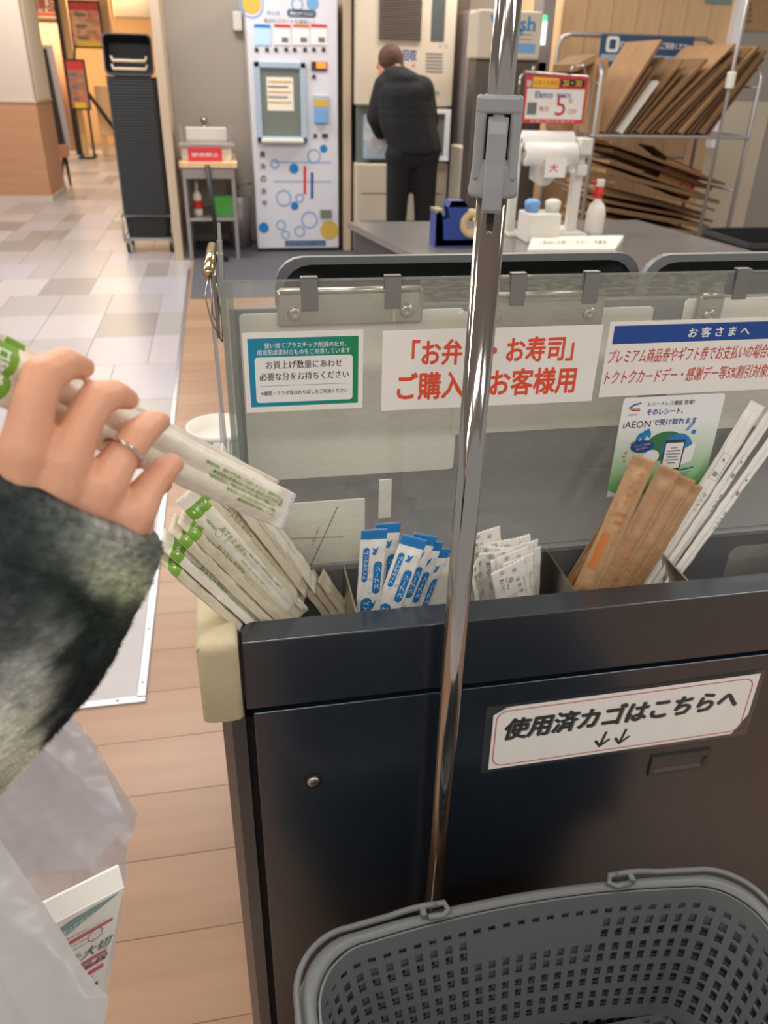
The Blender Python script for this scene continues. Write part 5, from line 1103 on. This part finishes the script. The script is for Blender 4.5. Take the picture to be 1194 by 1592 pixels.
# ------------------------------------------------------------------ shopping baskets in front
BH, RW, RD = .235, .293, .20
BX, BY, BZ = .336, .378, .50
NP = 90
def bpath(inset, n=NP * 2):
    """rounded rectangle with bowed long sides, as points by arc length"""
    a, b, r = RW - inset, RD - inset, .075
    pts = []
    def add(x, y): pts.append((x, y))
    m = 40
    for i in range(m + 1): x = -(a - r) + 2 * (a - r) * i / m; add(x, b + .028 * (1 - (x / a) ** 2))
    y0 = b + .028 * (1 - ((a - r) / a) ** 2)
    for i in range(1, 13): an = math.pi / 2 * (1 - i / 12); add(a - r + r * math.cos(an), y0 - r + r * math.sin(an) + 0)
    for i in range(1, 25): add(a, (y0 - r) - 2 * (y0 - r) * i / 24)
    for i in range(1, 13): an = -math.pi / 2 * i / 12; add(a - r + r * math.cos(an), -(y0 - r) + r * math.sin(an))
    for i in range(1, m + 1): x = (a - r) - 2 * (a - r) * i / m; add(x, -b - .028 * (1 - (x / a) ** 2))
    for i in range(1, 13): an = -math.pi / 2 - math.pi / 2 * i / 12; add(-(a - r) + r * math.cos(an), -(y0 - r) + r * math.sin(an))
    for i in range(1, 25): add(-a, -(y0 - r) + 2 * (y0 - r) * i / 24)
    for i in range(1, 12): an = math.pi - math.pi / 2 * i / 12; add(-(a - r) + r * math.cos(an), y0 - r + r * math.sin(an))
    L = [0]
    for i in range(len(pts)): x, y = pts[i], pts[(i + 1) % len(pts)]; L.append(L[-1] + math.hypot(y[0] - x[0], y[1] - x[1]))
    out = []; j = 0
    for k in range(n):
        s_ = L[-1] * k / n
        while L[j + 1] < s_: j += 1
        t_ = (s_ - L[j]) / (L[j + 1] - L[j]); p, q_ = pts[j], pts[(j + 1) % len(pts)]; out.append((p[0] + (q_[0] - p[0]) * t_, p[1] + (q_[1] - p[1]) * t_))
    return out
def basket_body():
    zs_ = [0, -.026, -.036]; rows = [(0, False), (-.022, False), (-.033, True)]
    z = -.033; lv = [0, -.024, -.034]; hole = [0, 2, ]  # 0 solid, 1 hole (2 = small first row)
    kinds = [0, 1]
    while z > -BH + .05:
        lv += [z - .010, z - .010 - .0155, z - .010 - .0155 - .0035, z - .010 - .0155 * 2 - .0035]; kinds += [0, 2, 3, 2]; z = lv[-1]
    lv.append(-BH); kinds.append(0)
    n = NP * 2; mb = MB(); vs = []
    for zz in lv:
        t_ = -zz / BH
        for (x, y) in bpath(.002 + .034 * t_): vs.append((x, y, zz))
    fs = []
    for r_ in range(len(kinds)):
        for k in range(n):
            k2 = (k + 1) % n; a, b = r_ * n + k, r_ * n + k2; x = vs[a][0]; y = vs[a][1]; zz = lv[r_]
            hole_ = kinds[r_] in (1, 2) and k % 2 == 1
            if hole_ and abs(x + .0) < .088 and abs(y) > .1 and -.085 < zz < -.036: hole_ = False
            if hole_: continue
            fs.append((a, b, b + n, a + n))
    last = (len(lv) - 1) * n
    mb.add(vs, fs, 'basket_grey', False)
    # bottom: a grid of bars
    q = MB(); a = RW - .05; b = RD - .03
    for k in range(17): x = -a + 2 * a * k / 16; q.box((x - .005, -b, -BH), (x + .005, b, -BH + .004), 'basket_grey')
    for k in range(11): y = -b + 2 * b * k / 10; q.box((-a, y - .005, -BH), (a, y + .005, -BH + .004), 'basket_grey')
    return mb, q
mb, bt_ = basket_body(); body_me = mb.mesh('basket_wall'); bot_me = bt_.mesh('basket_bottom')
rim = MB(); sec = [(-.001, -.003), (-.001, .001), (-.006, .0035), (-.012, .003), (-.016, -.0005), (-.018, -.008), (-.0185, -.014), (-.0165, -.014), (-.014, -.004), (-.006, -.001)]
n = NP * 2; vs = []
for ins, z in sec:
    for x, y in bpath(ins): vs.append((x, y, z))
fs = []
for i in range(len(sec)):
    i2 = (i + 1) % len(sec)
    for k in range(n): k2 = (k + 1) % n; fs.append((i * n + k, i2 * n + k, i2 * n + k2, i * n + k2))
rim.add(vs, fs, 'basket_grey', True); rim_me = rim.mesh('basket_rim')
def handle_mesh(side, xs):
    """folded handle: a rod from a pivot on one long side, round the end of the basket, to the pivot on the other"""
    pth = bpath(-.0225, 400); pts = []
    best = min(range(400), key=lambda i: abs(pth[i][0] - xs) + (0 if pth[i][1] > 0 else 9)); k = best; st = 1 if side > 0 else -1
    while True:
        x, y = pth[k % 400]; d = min(abs(x - xs), .2); z = .0005 + .010 * max(0, 1 - (d / .055) ** 2) ** 1.0 if d < .055 else .0005
        pts.append((x, y - math.copysign(.006, y) * max(0, 1 - d / .05), z)); k += st
        if pth[k % 400][1] < 0 and (pth[k % 400][0] - xs) * side < 0: break
    mb = MB().tube(pts[::2], .0042, 'basket_grey', 10)
    for s_ in (1, -1):
        a = Vector((xs, s_ * (abs(pts[0][1])), .010)); mb.tube([a, a + Vector((side * -.012, 0, .001)), a + Vector((side * -.016, -s_ * .008, -.003)), a + Vector((side * -.008, -s_ * .014, -.004)), a + Vector((side * .012, -s_ * .014, -.003))], .0042, 'basket_grey', 8)
    return mb.mesh('handle')
hm_ = [handle_mesh(-1, BX - .336 - .128), handle_mesh(1, .128)]
clipm = MB()
for sx in (-.145, .145):
    for sy in (1, -1): clipm.box((sx - .004, sy * (RD + .032) - .005, -.003), (sx + .004, sy * (RD + .032) + .013, .012), 'basket_grey', .002)
clip_me = clipm.mesh('pivot')
for k in range(5):
    o = bpy.data.objects.new('shopping_basket', None); COL.objects.link(o); o.location = (BX, BY, BZ - .048 * k); o.rotation_euler = (0, 0, 0)
    if k == 0: tag(o, 'large grey plastic shopping basket on top of the used stack, handles folded down', 'basket', 'used baskets before the station')
    else: tag(o, 'large grey shopping basket nested %s the topmost one before the station' % ('directly under', 'two below', 'three below', 'four below')[k - 1], 'basket', 'used baskets before the station')
    w_ = bpy.data.objects.new('wall_lattice', body_me); COL.objects.link(w_); w_.parent = o; m_ = w_.modifiers.new('s', 'SOLIDIFY'); m_.thickness = .0028; m_.offset = 0
    for me_, nm_ in ((bot_me, 'bottom_grid'), (rim_me, 'rim'), (clip_me, 'pivot'), (hm_[0], 'handle'), (hm_[1], 'handle')):
        c = bpy.data.objects.new(nm_, me_); COL.objects.link(c); c.parent = o
dl = MB(); zb = BZ - .048 * 4 - BH; dl.box((BX - .24, BY - .16, .03), (BX + .24, BY + .16, zb - .001), 'black_plastic', .006)
for sx in (-1, 1):
    for sy in (-1, 1): dl.ico((BX + sx * .2, BY + sy * .13, .0165), .0165, 'black_plastic', sub=2)
lone(dl, 'basket_dolly', (BX, BY, 0), 'low black dolly under the used basket stack', 'dolly')

# ------------------------------------------------------------------ bin outside on the floor, seen behind the left edge
q = MB(); c0 = PY(322, 662, 2.3); q.lathe([(0, 0), (.085, 0), (.095, c0.z - .02), (.1, c0.z - .02), (.1, c0.z), (.092, c0.z), (.088, c0.z - .03), (0, c0.z - .06)], (c0.x + .035, 2.3, 0), 'white_plastic', 28)
for z in (c0.z - .05, c0.z - .075, c0.z - .1): q.lathe([(.0965, z), (.0965, z - .006)], (c0.x + .035, 2.3, 0), 'grey_ink', 28)
lone(q, 'waste_bin', (c0.x + .035, 2.3, 0), 'round white bin with grey bands behind the left edge of the station', 'bin')

# ------------------------------------------------------------------ the reaching hand
t = thing('person', tuple(PN(-60, 1250, .45)), 'hand of a person in a green and grey fleece holding wrapped chopsticks', 'person'); HR = t
MM_ = .001
wr_ = PN(62, 900, .432)
fing = {
 'i': [(38, 700, .380, 12.5), (54, 622, .379, 10.4), (68, 584, .382, 10.4), (100, 566, .390, 8.6), (130, 571, .404, 6.0)],
 'm': [(102, 720, .390, 12.2), (130, 656, .396, 10.0), (150, 621, .403, 10), (177, 613, .413, 8.2), (200, 621, .427, 6.0)],
 'r': [(160, 752, .404, 12.5), (190, 708, .414, 9.8), (214, 677, .421, 9.6), (236, 659, .431, 8.0), (251, 655, .444, 5.6)],
 'p': [(210, 792, .420, 12), (233, 757, .430, 9.0), (250, 737, .438, 8.6), (265, 722, .447, 7.0), (274, 722, .456, 5.0)]}
ch = []
for k, pts in fing.items(): ch.append([(PN(x, y, z), r * MM_) for x, y, z, r in pts])
for k, (mx, my, mz, mr) in (('i', (35, 775, .398, 17)), ('m', (78, 790, .402, 18)), ('r', (125, 812, .412, 17)), ('p', (178, 838, .425, 14))):
    x, y, z, r = fing[k][0]; ch.append([(PN(x, y, z), r * MM_), (PN(mx, my, mz), mr * MM_), (wr_, .022)])
ch.append([(PN(60, 755, .398), .0135), (PN(120, 785, .408), .0135), (PN(180, 815, .420), .0125)])
ch.append([(PN(50, 850, .42), .018), (PN(110, 860, .435), .022), (PN(165, 850, .435), .016), (PN(205, 812, .43), .013)])
ch.append([(PN(56, 735, .394), .011), (PN(105, 756, .400), .0120), (PN(150, 780, .409), .0120), (PN(200, 808, .42), .0115)])
ch.append([(PN(110, 850, .447), .017), (PN(165, 800, .474), .0125), (PN(215, 770, .497), .0105), (PN(250, 750, .512), .008)])
ch.append([(wr_, .025), (PN(20, 1010, .436), .026), (PN(-20, 1110, .438), .028)])
hm2 = blob(ch, .0015, 'skin', 5, .3)
mesh_obj(hm2, 'hand', t)
for a_, b_, rr_ in (((238, 652, .4285), (251, 650, .4405), 4.0), ((265, 714, .4435), (274, 717, .4525), 3.5), ((184, 607, .4105), (199, 613, .4225), 4.0)):
    a_, b_ = PN(*a_), PN(*b_); y_ = (b_ - a_).normalized(); n_ = (VIEW + Vector((0, 0, .9))).normalized(); n_ = (n_ - y_ * n_.dot(y_)).normalized(); x_ = y_.cross(n_)
    part(MB().ico((a_ + b_) / 2 + n_ * .0006, (rr_ * .001, rr_ * .0013, .0016), 'nail', M=Matrix((x_, y_, n_)).transposed()), 'nail', t)
ax = (PN(214, 677, .421) - PN(190, 708, .414)).normalized(); c = PN(193, 704, .4150); u = ax.orthogonal().normalized(); v = ax.cross(u)
tl = ax + 0 * u
q = MB(); rp = [c + (u * math.cos(a) + v * math.sin(a)) * .0107 for a in [2 * math.pi * k / 40 for k in range(41)]]
q.tube(rp, .0011, 'silver', 8, cap=False)
for k in range(0, 40, 2):
    a = 2 * math.pi * k / 40; q.ico(c + (u * math.cos(a) + v * math.sin(a)) * .0119, .0009, 'chrome', sub=1)
part(q, 'ring', t, label='thin silver ring set with small stones')

# sleeve: rings of the cuff and arm, towards the lower left
RG = [((-62, 664), (248, 846), .430, .046), ((-64, 690), (250, 868), .430, .050), ((-80, 760), (232, 915), .432, .053), ((-110, 850), (204, 965), .434, .055), ((-140, 940), (176, 1028), .436, .056), ((-170, 1020), (140, 1082), .437, .057), ((-200, 1110), (88, 1138), .438, .058), ((-230, 1190), (36, 1190), .44, .060), ((-270, 1280), (-25, 1262), .44, .062)]
NS, NT = 110, 150
def lerp_ring(s_):
    f = s_ * (len(RG) - 1); i = min(int(f), len(RG) - 2); t_ = f - i
    a, b = RG[i], RG[i + 1]
    g = lambda p, q_: p + (q_ - p) * t_
    return (g(a[0][0], b[0][0]), g(a[0][1], b[0][1])), (g(a[1][0], b[1][0]), g(a[1][1], b[1][1])), g(a[2], b[2]), g(a[3], b[3])
CREASE = [(860, -30), (873, 0), (900, 72), (930, 103), (955, 122), (985, 126), (1010, 118), (1040, 100), (1090, 78), (1130, 58), (1180, 30), (1240, 0), (1300, -30)]
def crease_x(y):
    for (a, xa), (b, xb) in zip(CREASE, CREASE[1:]):
        if a <= y <= b: return xa + (xb - xa) * (y - a) / (b - a)
    return -60
ANCH = [((10, 715), (50, 58, 58), 45), ((60, 775), (62, 72, 68), 45), ((20, 800), (34, 46, 44), 50), ((120, 770), (98, 102, 106), 35), ((70, 850), (40, 52, 48), 50), ((20, 900), (26, 36, 34), 50), ((150, 810), (128, 132, 124), 40), ((110, 830), (96, 104, 94), 35),
        ((190, 830), (112, 110, 102), 35), ((235, 850), (86, 92, 84), 30), ((160, 880), (128, 132, 108), 36), ((195, 930), (126, 134, 100), 22), ((220, 900), (118, 122, 100), 24), ((110, 880), (112, 118, 104), 30), ((75, 900), (38, 50, 44), 30), ((110, 930), (26, 40, 34), 30), ((150, 960), (30, 44, 36), 36), ((170, 1010), (28, 40, 34), 40), ((130, 1050), (20, 28, 28), 40), ((90, 1120), (18, 26, 26), 36), ((205, 960), (44, 58, 44), 20),
        ((20, 980), (60, 66, 64), 34), ((70, 990), (90, 94, 90), 30), ((105, 985), (110, 112, 108), 20), ((60, 1050), (128, 130, 122), 34), ((20, 1070), (112, 112, 112), 34), ((20, 1120), (160, 162, 142), 34), ((60, 1100), (140, 142, 120), 28), ((0, 1180), (158, 158, 138), 40), ((25, 1170), (148, 150, 128), 26), ((-20, 1220), (110, 116, 104), 30), ((-60, 1000), (60, 66, 64), 60), ((-80, 850), (30, 40, 38), 60), ((-60, 1150), (140, 140, 124), 50)]
def scol(px, py, p):
    W = 0; c = [0, 0, 0]; j = Vector(p) * 60; dx = noise.noise(j) * 26; dy = noise.noise(j + Vector((9, 4, 2))) * 26
    for (ax_, ay), cc, s_ in ANCH:
        w_ = math.exp(-((px + dx - ax_) ** 2 + (py + dy - ay) ** 2) / (s_ * s_)) + 1e-9; W += w_
        for i in range(3): c[i] += cc[i] * w_
    f = 1 + .22 * noise.noise(Vector(p) * 260) + .18 * noise.noise(Vector(p) * 700)
    g_ = sum(c) / 3; c = [g_ + (v - g_) * .6 + 3 * W for v in c]
    return [max(3, min(255, (v / W * 1.12 + 4 + max(0, v / W - 85) * .45) * f)) for v in c]
def proj(p):
    c = R.transposed() @ (Vector(p) - CAM); return CX + F * c.x / -c.z, CY - F * c.y / -c.z
CF = R @ Vector((0, 0, 1))      # towards the viewer's side of the sleeve
vs, cols, pxy = [], [], []
for i in range(NS + 1):
    (lx, ly), (rx, ry), z, dv = lerp_ring(i / NS); dv += .011; Lp, Rp = PN(lx, ly, z), PN(rx, ry, z); c = (Lp + Rp) / 2; u = (Rp - Lp) / 2
    for j in range(NT):
        a = 2 * math.pi * j / NT; ca, sa = math.cos(a), math.sin(a)
        k_ = 1 - .10 * abs(math.sin(2 * a))
        p = c + u * ca * k_ + CF * sa * dv
        if sa > -.3:
            x, y = proj(p); d = crease_x(y) - x
            b = max(0, min(1, (d + 6) / 12)); b = b * b * (3 - 2 * b); fade = max(0, min(1, (y - 870) / 70)); p = p + CF * (.013 * b * fade * max(0, sa + .3)) - CF * (.008 * math.exp(-((d + 14) / 16) ** 2) * fade)
            p = p + CF * (.004 * math.sin(y * .022 + x * .018) * sa)
        p = p + CF * noise.noise(p * 45) * .003 + u.normalized() * noise.noise(p * 160 + Vector((3, 3, 3))) * .0012
        vs.append(p)
# turned-in cuff
inner = []
for j in range(NT): inner.append(vs[j].lerp((vs[0] + vs[NT // 2]) / 2, .10))
base = len(vs); vs += [p - (PN(60, 900, .43) - PN(100, 760, .43)).normalized() * .003 for p in inner]
deep = len(vs); dd = (PN(60, 900, .43) - PN(110, 780, .43)).normalized() * .04
vs += [p + dd for p in inner]
fs = []
for i in range(NS):
    for j in range(NT): j2 = (j + 1) % NT; fs.append((i * NT + j, i * NT + j2, (i + 1) * NT + j2, (i + 1) * NT + j))
for j in range(NT): j2 = (j + 1) % NT; fs.append((base + j, base + j2, j2, j)); fs.append((deep + j, deep + j2, base + j2, base + j))
mb = MB().add(vs, fs, 'sleeve', True)
me = mb.mesh('sleeve', t.location); ca_ = me.color_attributes.new('Col', 'FLOAT_COLOR', 'POINT')
dat = []
for p in vs:
    x, y = proj(p); dat += [*lin(scol(x, y, p)), 1]
ca_.data.foreach_set('color', dat)
sl_ = bpy.data.objects.new('sleeve', me); COL.objects.link(sl_); sl_.parent = t; sl_['label'] = 'thick mottled fleece sleeve in dark green, grey and sage'
# short fleece fibres
fv, ff, fc = [], [], []; rf = random.Random(5)
for _ in range(30000):
    i = rf.randrange(NS); j = rf.randrange(NT); a, b, c, d = (Vector(vs[q_]) for q_ in fs[i * NT + j]); p = a.lerp(b, rf.random()).lerp(d.lerp(c, rf.random()), rf.random())
    nrm = (b - a).cross(d - a)
    if nrm.length < 1e-12: continue
    nrm.normalize(); ctr = PN(*[0, 0], .43); x, y = proj(p)
    (lx, ly), (rx, ry), z, dv = lerp_ring(i / NS); cc = (PN(lx, ly, z) + PN(rx, ry, z)) / 2
    if nrm.dot(p - cc) < 0: nrm = -nrm
    if x < -60 or nrm.dot(CF) < -.35: continue
    dr_ = (nrm + Vector((rf.uniform(-.9, .9), rf.uniform(-.9, .9), rf.uniform(-.9, .9))) * .9).normalized(); ln = rf.uniform(.0012, .0030); sd_ = dr_.orthogonal().normalized() * .00014
    k = len(fv); fv += [p - sd_, p + sd_, p + dr_ * ln]; ff.append((k, k + 1, k + 2)); cl_ = scol(x, y, p); g_ = rf.uniform(.8, 1.35); fc += [*lin([min(255, v * g_) for v in cl_]), 1] * 3
mb = MB().add(fv, ff, 'sleeve'); me = mb.mesh('fleece_fibres', t.location); ca_ = me.color_attributes.new('Col', 'FLOAT_COLOR', 'POINT'); ca_.data.foreach_set('color', fc)
o = bpy.data.objects.new('fleece_fibres', me); COL.objects.link(o); o.parent = sl_; o['kind'] = 'stuff'

# the packets in the hand
P0, P1 = PN(20, 590, .385), PN(449, 796, .60); dr_ = (P1 - P0).normalized()
HL = .285; top_ = P1 - dr_ * HL; HW = .0295
def held_print(seed):
    q = MB()
    for r_, (s_, w_) in enumerate((('●開封時、破れや竹串にご注意ください。森林を守る', .088), ('●使用後は各地のルールに従い処分してください', .078), ('●直射日光、湿気の多い所を避けて保管して', .078), ('●食品にふれる前に折れがないか確認', .060), ('●国産間伐材を使用しています', .046))):
        q.text(s_, .0060 - r_ * .0034, .022 + w_ / 2, w_, .0026, 'green_print', .0002, .02, rot=-math.pi / 2)
    q.ring(.0035, .0155, .0023, .0030, 'green_print', .0002, n=18); q.text('紙', .0035, .0155, .0026, .0026, 'green_print', .0002, .02)
    q.text('▲ 開封口', -.001, HL - .0235, HW * .8, .0065, 'paper_gloss', .0002, .04)
    return pack_print(q, HW, HL, .0055, 2, seed)
hmesh = pack_mesh('held_chopsticks', HL, HW, .0055, 2, 'paper_pack', [(.0165, .0305, 'green_print'), (HL - .0095, HL + .01, 'white_print')], seed=60, tooth=.0026)
NRM = (CAM - (P0 + P1) / 2).normalized()
o = pack('wrapped_chopsticks', hmesh, held_print(60), 'large packet of wrapped chopsticks held in the hand, printed in green', 'chopsticks', 'chopsticks held in the hand'); place(o, P1, top_, HL, NRM, twist=.12)
sdv = dr_.cross(NRM).normalized()
h2 = pack_mesh('held_chopsticks', HL - .03, HW * .8, .0045, 2, 'paper_pack', [(.0165, .0305, 'green_print')], seed=61)
for k, (sd2, lb) in enumerate(((.0065, 'packet of wrapped chopsticks held behind the large printed one, upper edge showing'),)):
    o = pack('wrapped_chopsticks', h2, None, lb, 'chopsticks', 'chopsticks held in the hand'); off = -sdv * sd2 if (sdv.z < 0) else sdv * sd2
    place(o, P1 + off - NRM * .011, top_ + off - NRM * .011, HL - .03, NRM, twist=-.3)

# ------------------------------------------------------------------ carrier bag with a carton
def sheetmesh(rows, zf, m, nu=60, nv=90, wr=.006, seed=0):
    vs = []
    for i in range(nv + 1):
        f = i / nv * (len(rows) - 1); k = min(int(f), len(rows) - 2); t_ = f - k; a, b = rows[k], rows[k + 1]
        y0 = a[1] + (b[1] - a[1]) * t_; x0 = a[0] + (b[0] - a[0]) * t_; y1 = a[3] + (b[3] - a[3]) * t_; x1 = a[2] + (b[2] - a[2]) * t_
        for j in range(nu + 1):
            u = j / nu; p = PN(x0 + (x1 - x0) * u, y0 + (y1 - y0) * u, zf(u, i / nv))
            vs.append(p)
    out = []
    for i, p in enumerate(vs):
        q_ = Vector((p.x * 26 + p.z * 14, p.y * 10, p.z * 6 + seed)); r_ = 1 - abs(noise.noise(q_)) * 2
        out.append(p + CF * (r_ * wr + noise.noise(p * 70) * wr * .25))
    fs = [(i * (nu + 1) + j, i * (nu + 1) + j + 1, (i + 1) * (nu + 1) + j + 1, (i + 1) * (nu + 1) + j) for i in range(nv) for j in range(nu)]
    return MB().add(out, fs, m, True)
t = thing('carrier_bag', tuple(PN(0, 1700, .66)), 'translucent white carrier bag hanging below the fleece sleeve', 'bag')
t2 = t
rows = [(-60, 1090, 108, 1096), (-90, 1140, 140, 1132), (-120, 1180, 160, 1162), (-150, 1240, 192, 1218), (-170, 1290, 217, 1262), (-190, 1330, 205, 1302), (-200, 1370, 198, 1330), (-210, 1400, 199, 1372), (-220, 1460, 184, 1440), (-230, 1560, 166, 1545), (-240, 1700, 172, 1700)]
part(sheetmesh(rows, lambda u, v: .84 - .02 * math.sin(u * 3.1), 'bag_film', wr=.012, seed=1), 'back_sheet', t)
rows = [(-60, 1090, 106, 1100), (-90, 1140, 134, 1140), (-130, 1200, 166, 1196), (-170, 1300, 205, 1276), (-180, 1370, 135, 1352)]
part(sheetmesh(rows, lambda u, v: .655 - .02 * math.sin(u * 3.1), 'bag_film', wr=.008, seed=5), 'upper_fold', t)
rows = [(-160, 1160, -40, 1200), (-180, 1240, -2, 1286), (-200, 1330, 36, 1345), (-210, 1380, 76, 1402), (-220, 1440, 112, 1462), (-230, 1500, 150, 1522), (-235, 1545, 172, 1545), (-240, 1600, 166, 1592), (-250, 1720, 170, 1720)]
part(sheetmesh(rows, lambda u, v: .555 - .035 * math.sin(u * 2.6), 'bag_front', wr=.007, seed=9), 'front_sheet', t)
zc_ = .64
while (PN(197, 1362, .63) - PN(60, 1432, .575)).dot(PN(197, 1362, .63) - PN(160, 1545, zc_)) > 0 and zc_ < .9: zc_ += .001
A = PN(197, 1362, .63); B = PN(60, 1432, .575); C = PN(160, 1545, zc_)
ux = (A - B).normalized(); vy = (A - C); vy = (vy - ux * vy.dot(ux)).normalized(); nz = ux.cross(vy)
MC = Matrix((ux, vy, nz)).transposed().to_4x4(); MC.translation = A
t = bpy.data.objects.new('drink_carton', None); COL.objects.link(t); t.matrix_world = MC; tag(t, 'printed paper food carton inside the carrier bag, green and pink print', 'carton')
LX = (A - B).length * 1.2; LY = (A - C).length * 1.15; KY = (A - C).length / .13
MB().box((-LX, -LY, -.018), (0, -.012, 0), 'carton_white', .001).add([(-LX, -.013, 0), (0, -.013, 0), (0, .0, -.012), (-LX, 0, -.012), (-LX, -.013, -.018), (0, -.013, -.018), (0, .0, -.014), (-LX, 0, -.014)], [(0, 1, 2, 3), (3, 2, 6, 7), (7, 6, 5, 4), (1, 5, 6, 2), (0, 3, 7, 4)], 'carton_white').build('body', t)
q = MB(); zz = .0008
q.flat([(-LX + .004, -.03), (-.045, -.017), (-.004, -.0135), (-.045, -.030), (-LX + .004, -.036)], zz, 'teal_print'); q.text('保存に便利なふた付き容器', -.047, -.0255, .055, .0055, 'paper_white', zz + .0003, .01, rot=.12)
for y in (-.041, -.075, -.083): q.flat([(-LX + .004, y), (-.006, y + .002), (-.006, y - .001), (-LX + .004, y - .004)], zz, 'pink_line')
q.flat([(-LX + .004, -.0925), (-.006, -.089), (-.006, -.093), (-LX + .004, -.0965)], zz, 'pink_line')
for y in (-.036, -.047, -.052, -.098, -.103, -.12, -.126): q.text('お召し上がり方と保存方法について', -LX * .55, y, LX * .8, .0022, 'grey_ink', zz, .01)
q.text('源を大切', -.029, -.064, .050, .011, 'green_dark', zz + .0004, .02, shear=.3); q.text('Please re', -.026, -.0785, .044, .0095, 'green_dark', zz + .0004, .015, shear=.2)
q.ring(-.020, -.048, .006, .0066, 'grey_ink', zz, n=20); q.flat([(-.03, -.11), (-.008, -.108), (-.008, -.112), (-.03, -.114)], zz, 'green_dark')
for v in q.v: v.y *= KY
q.build('print', t)
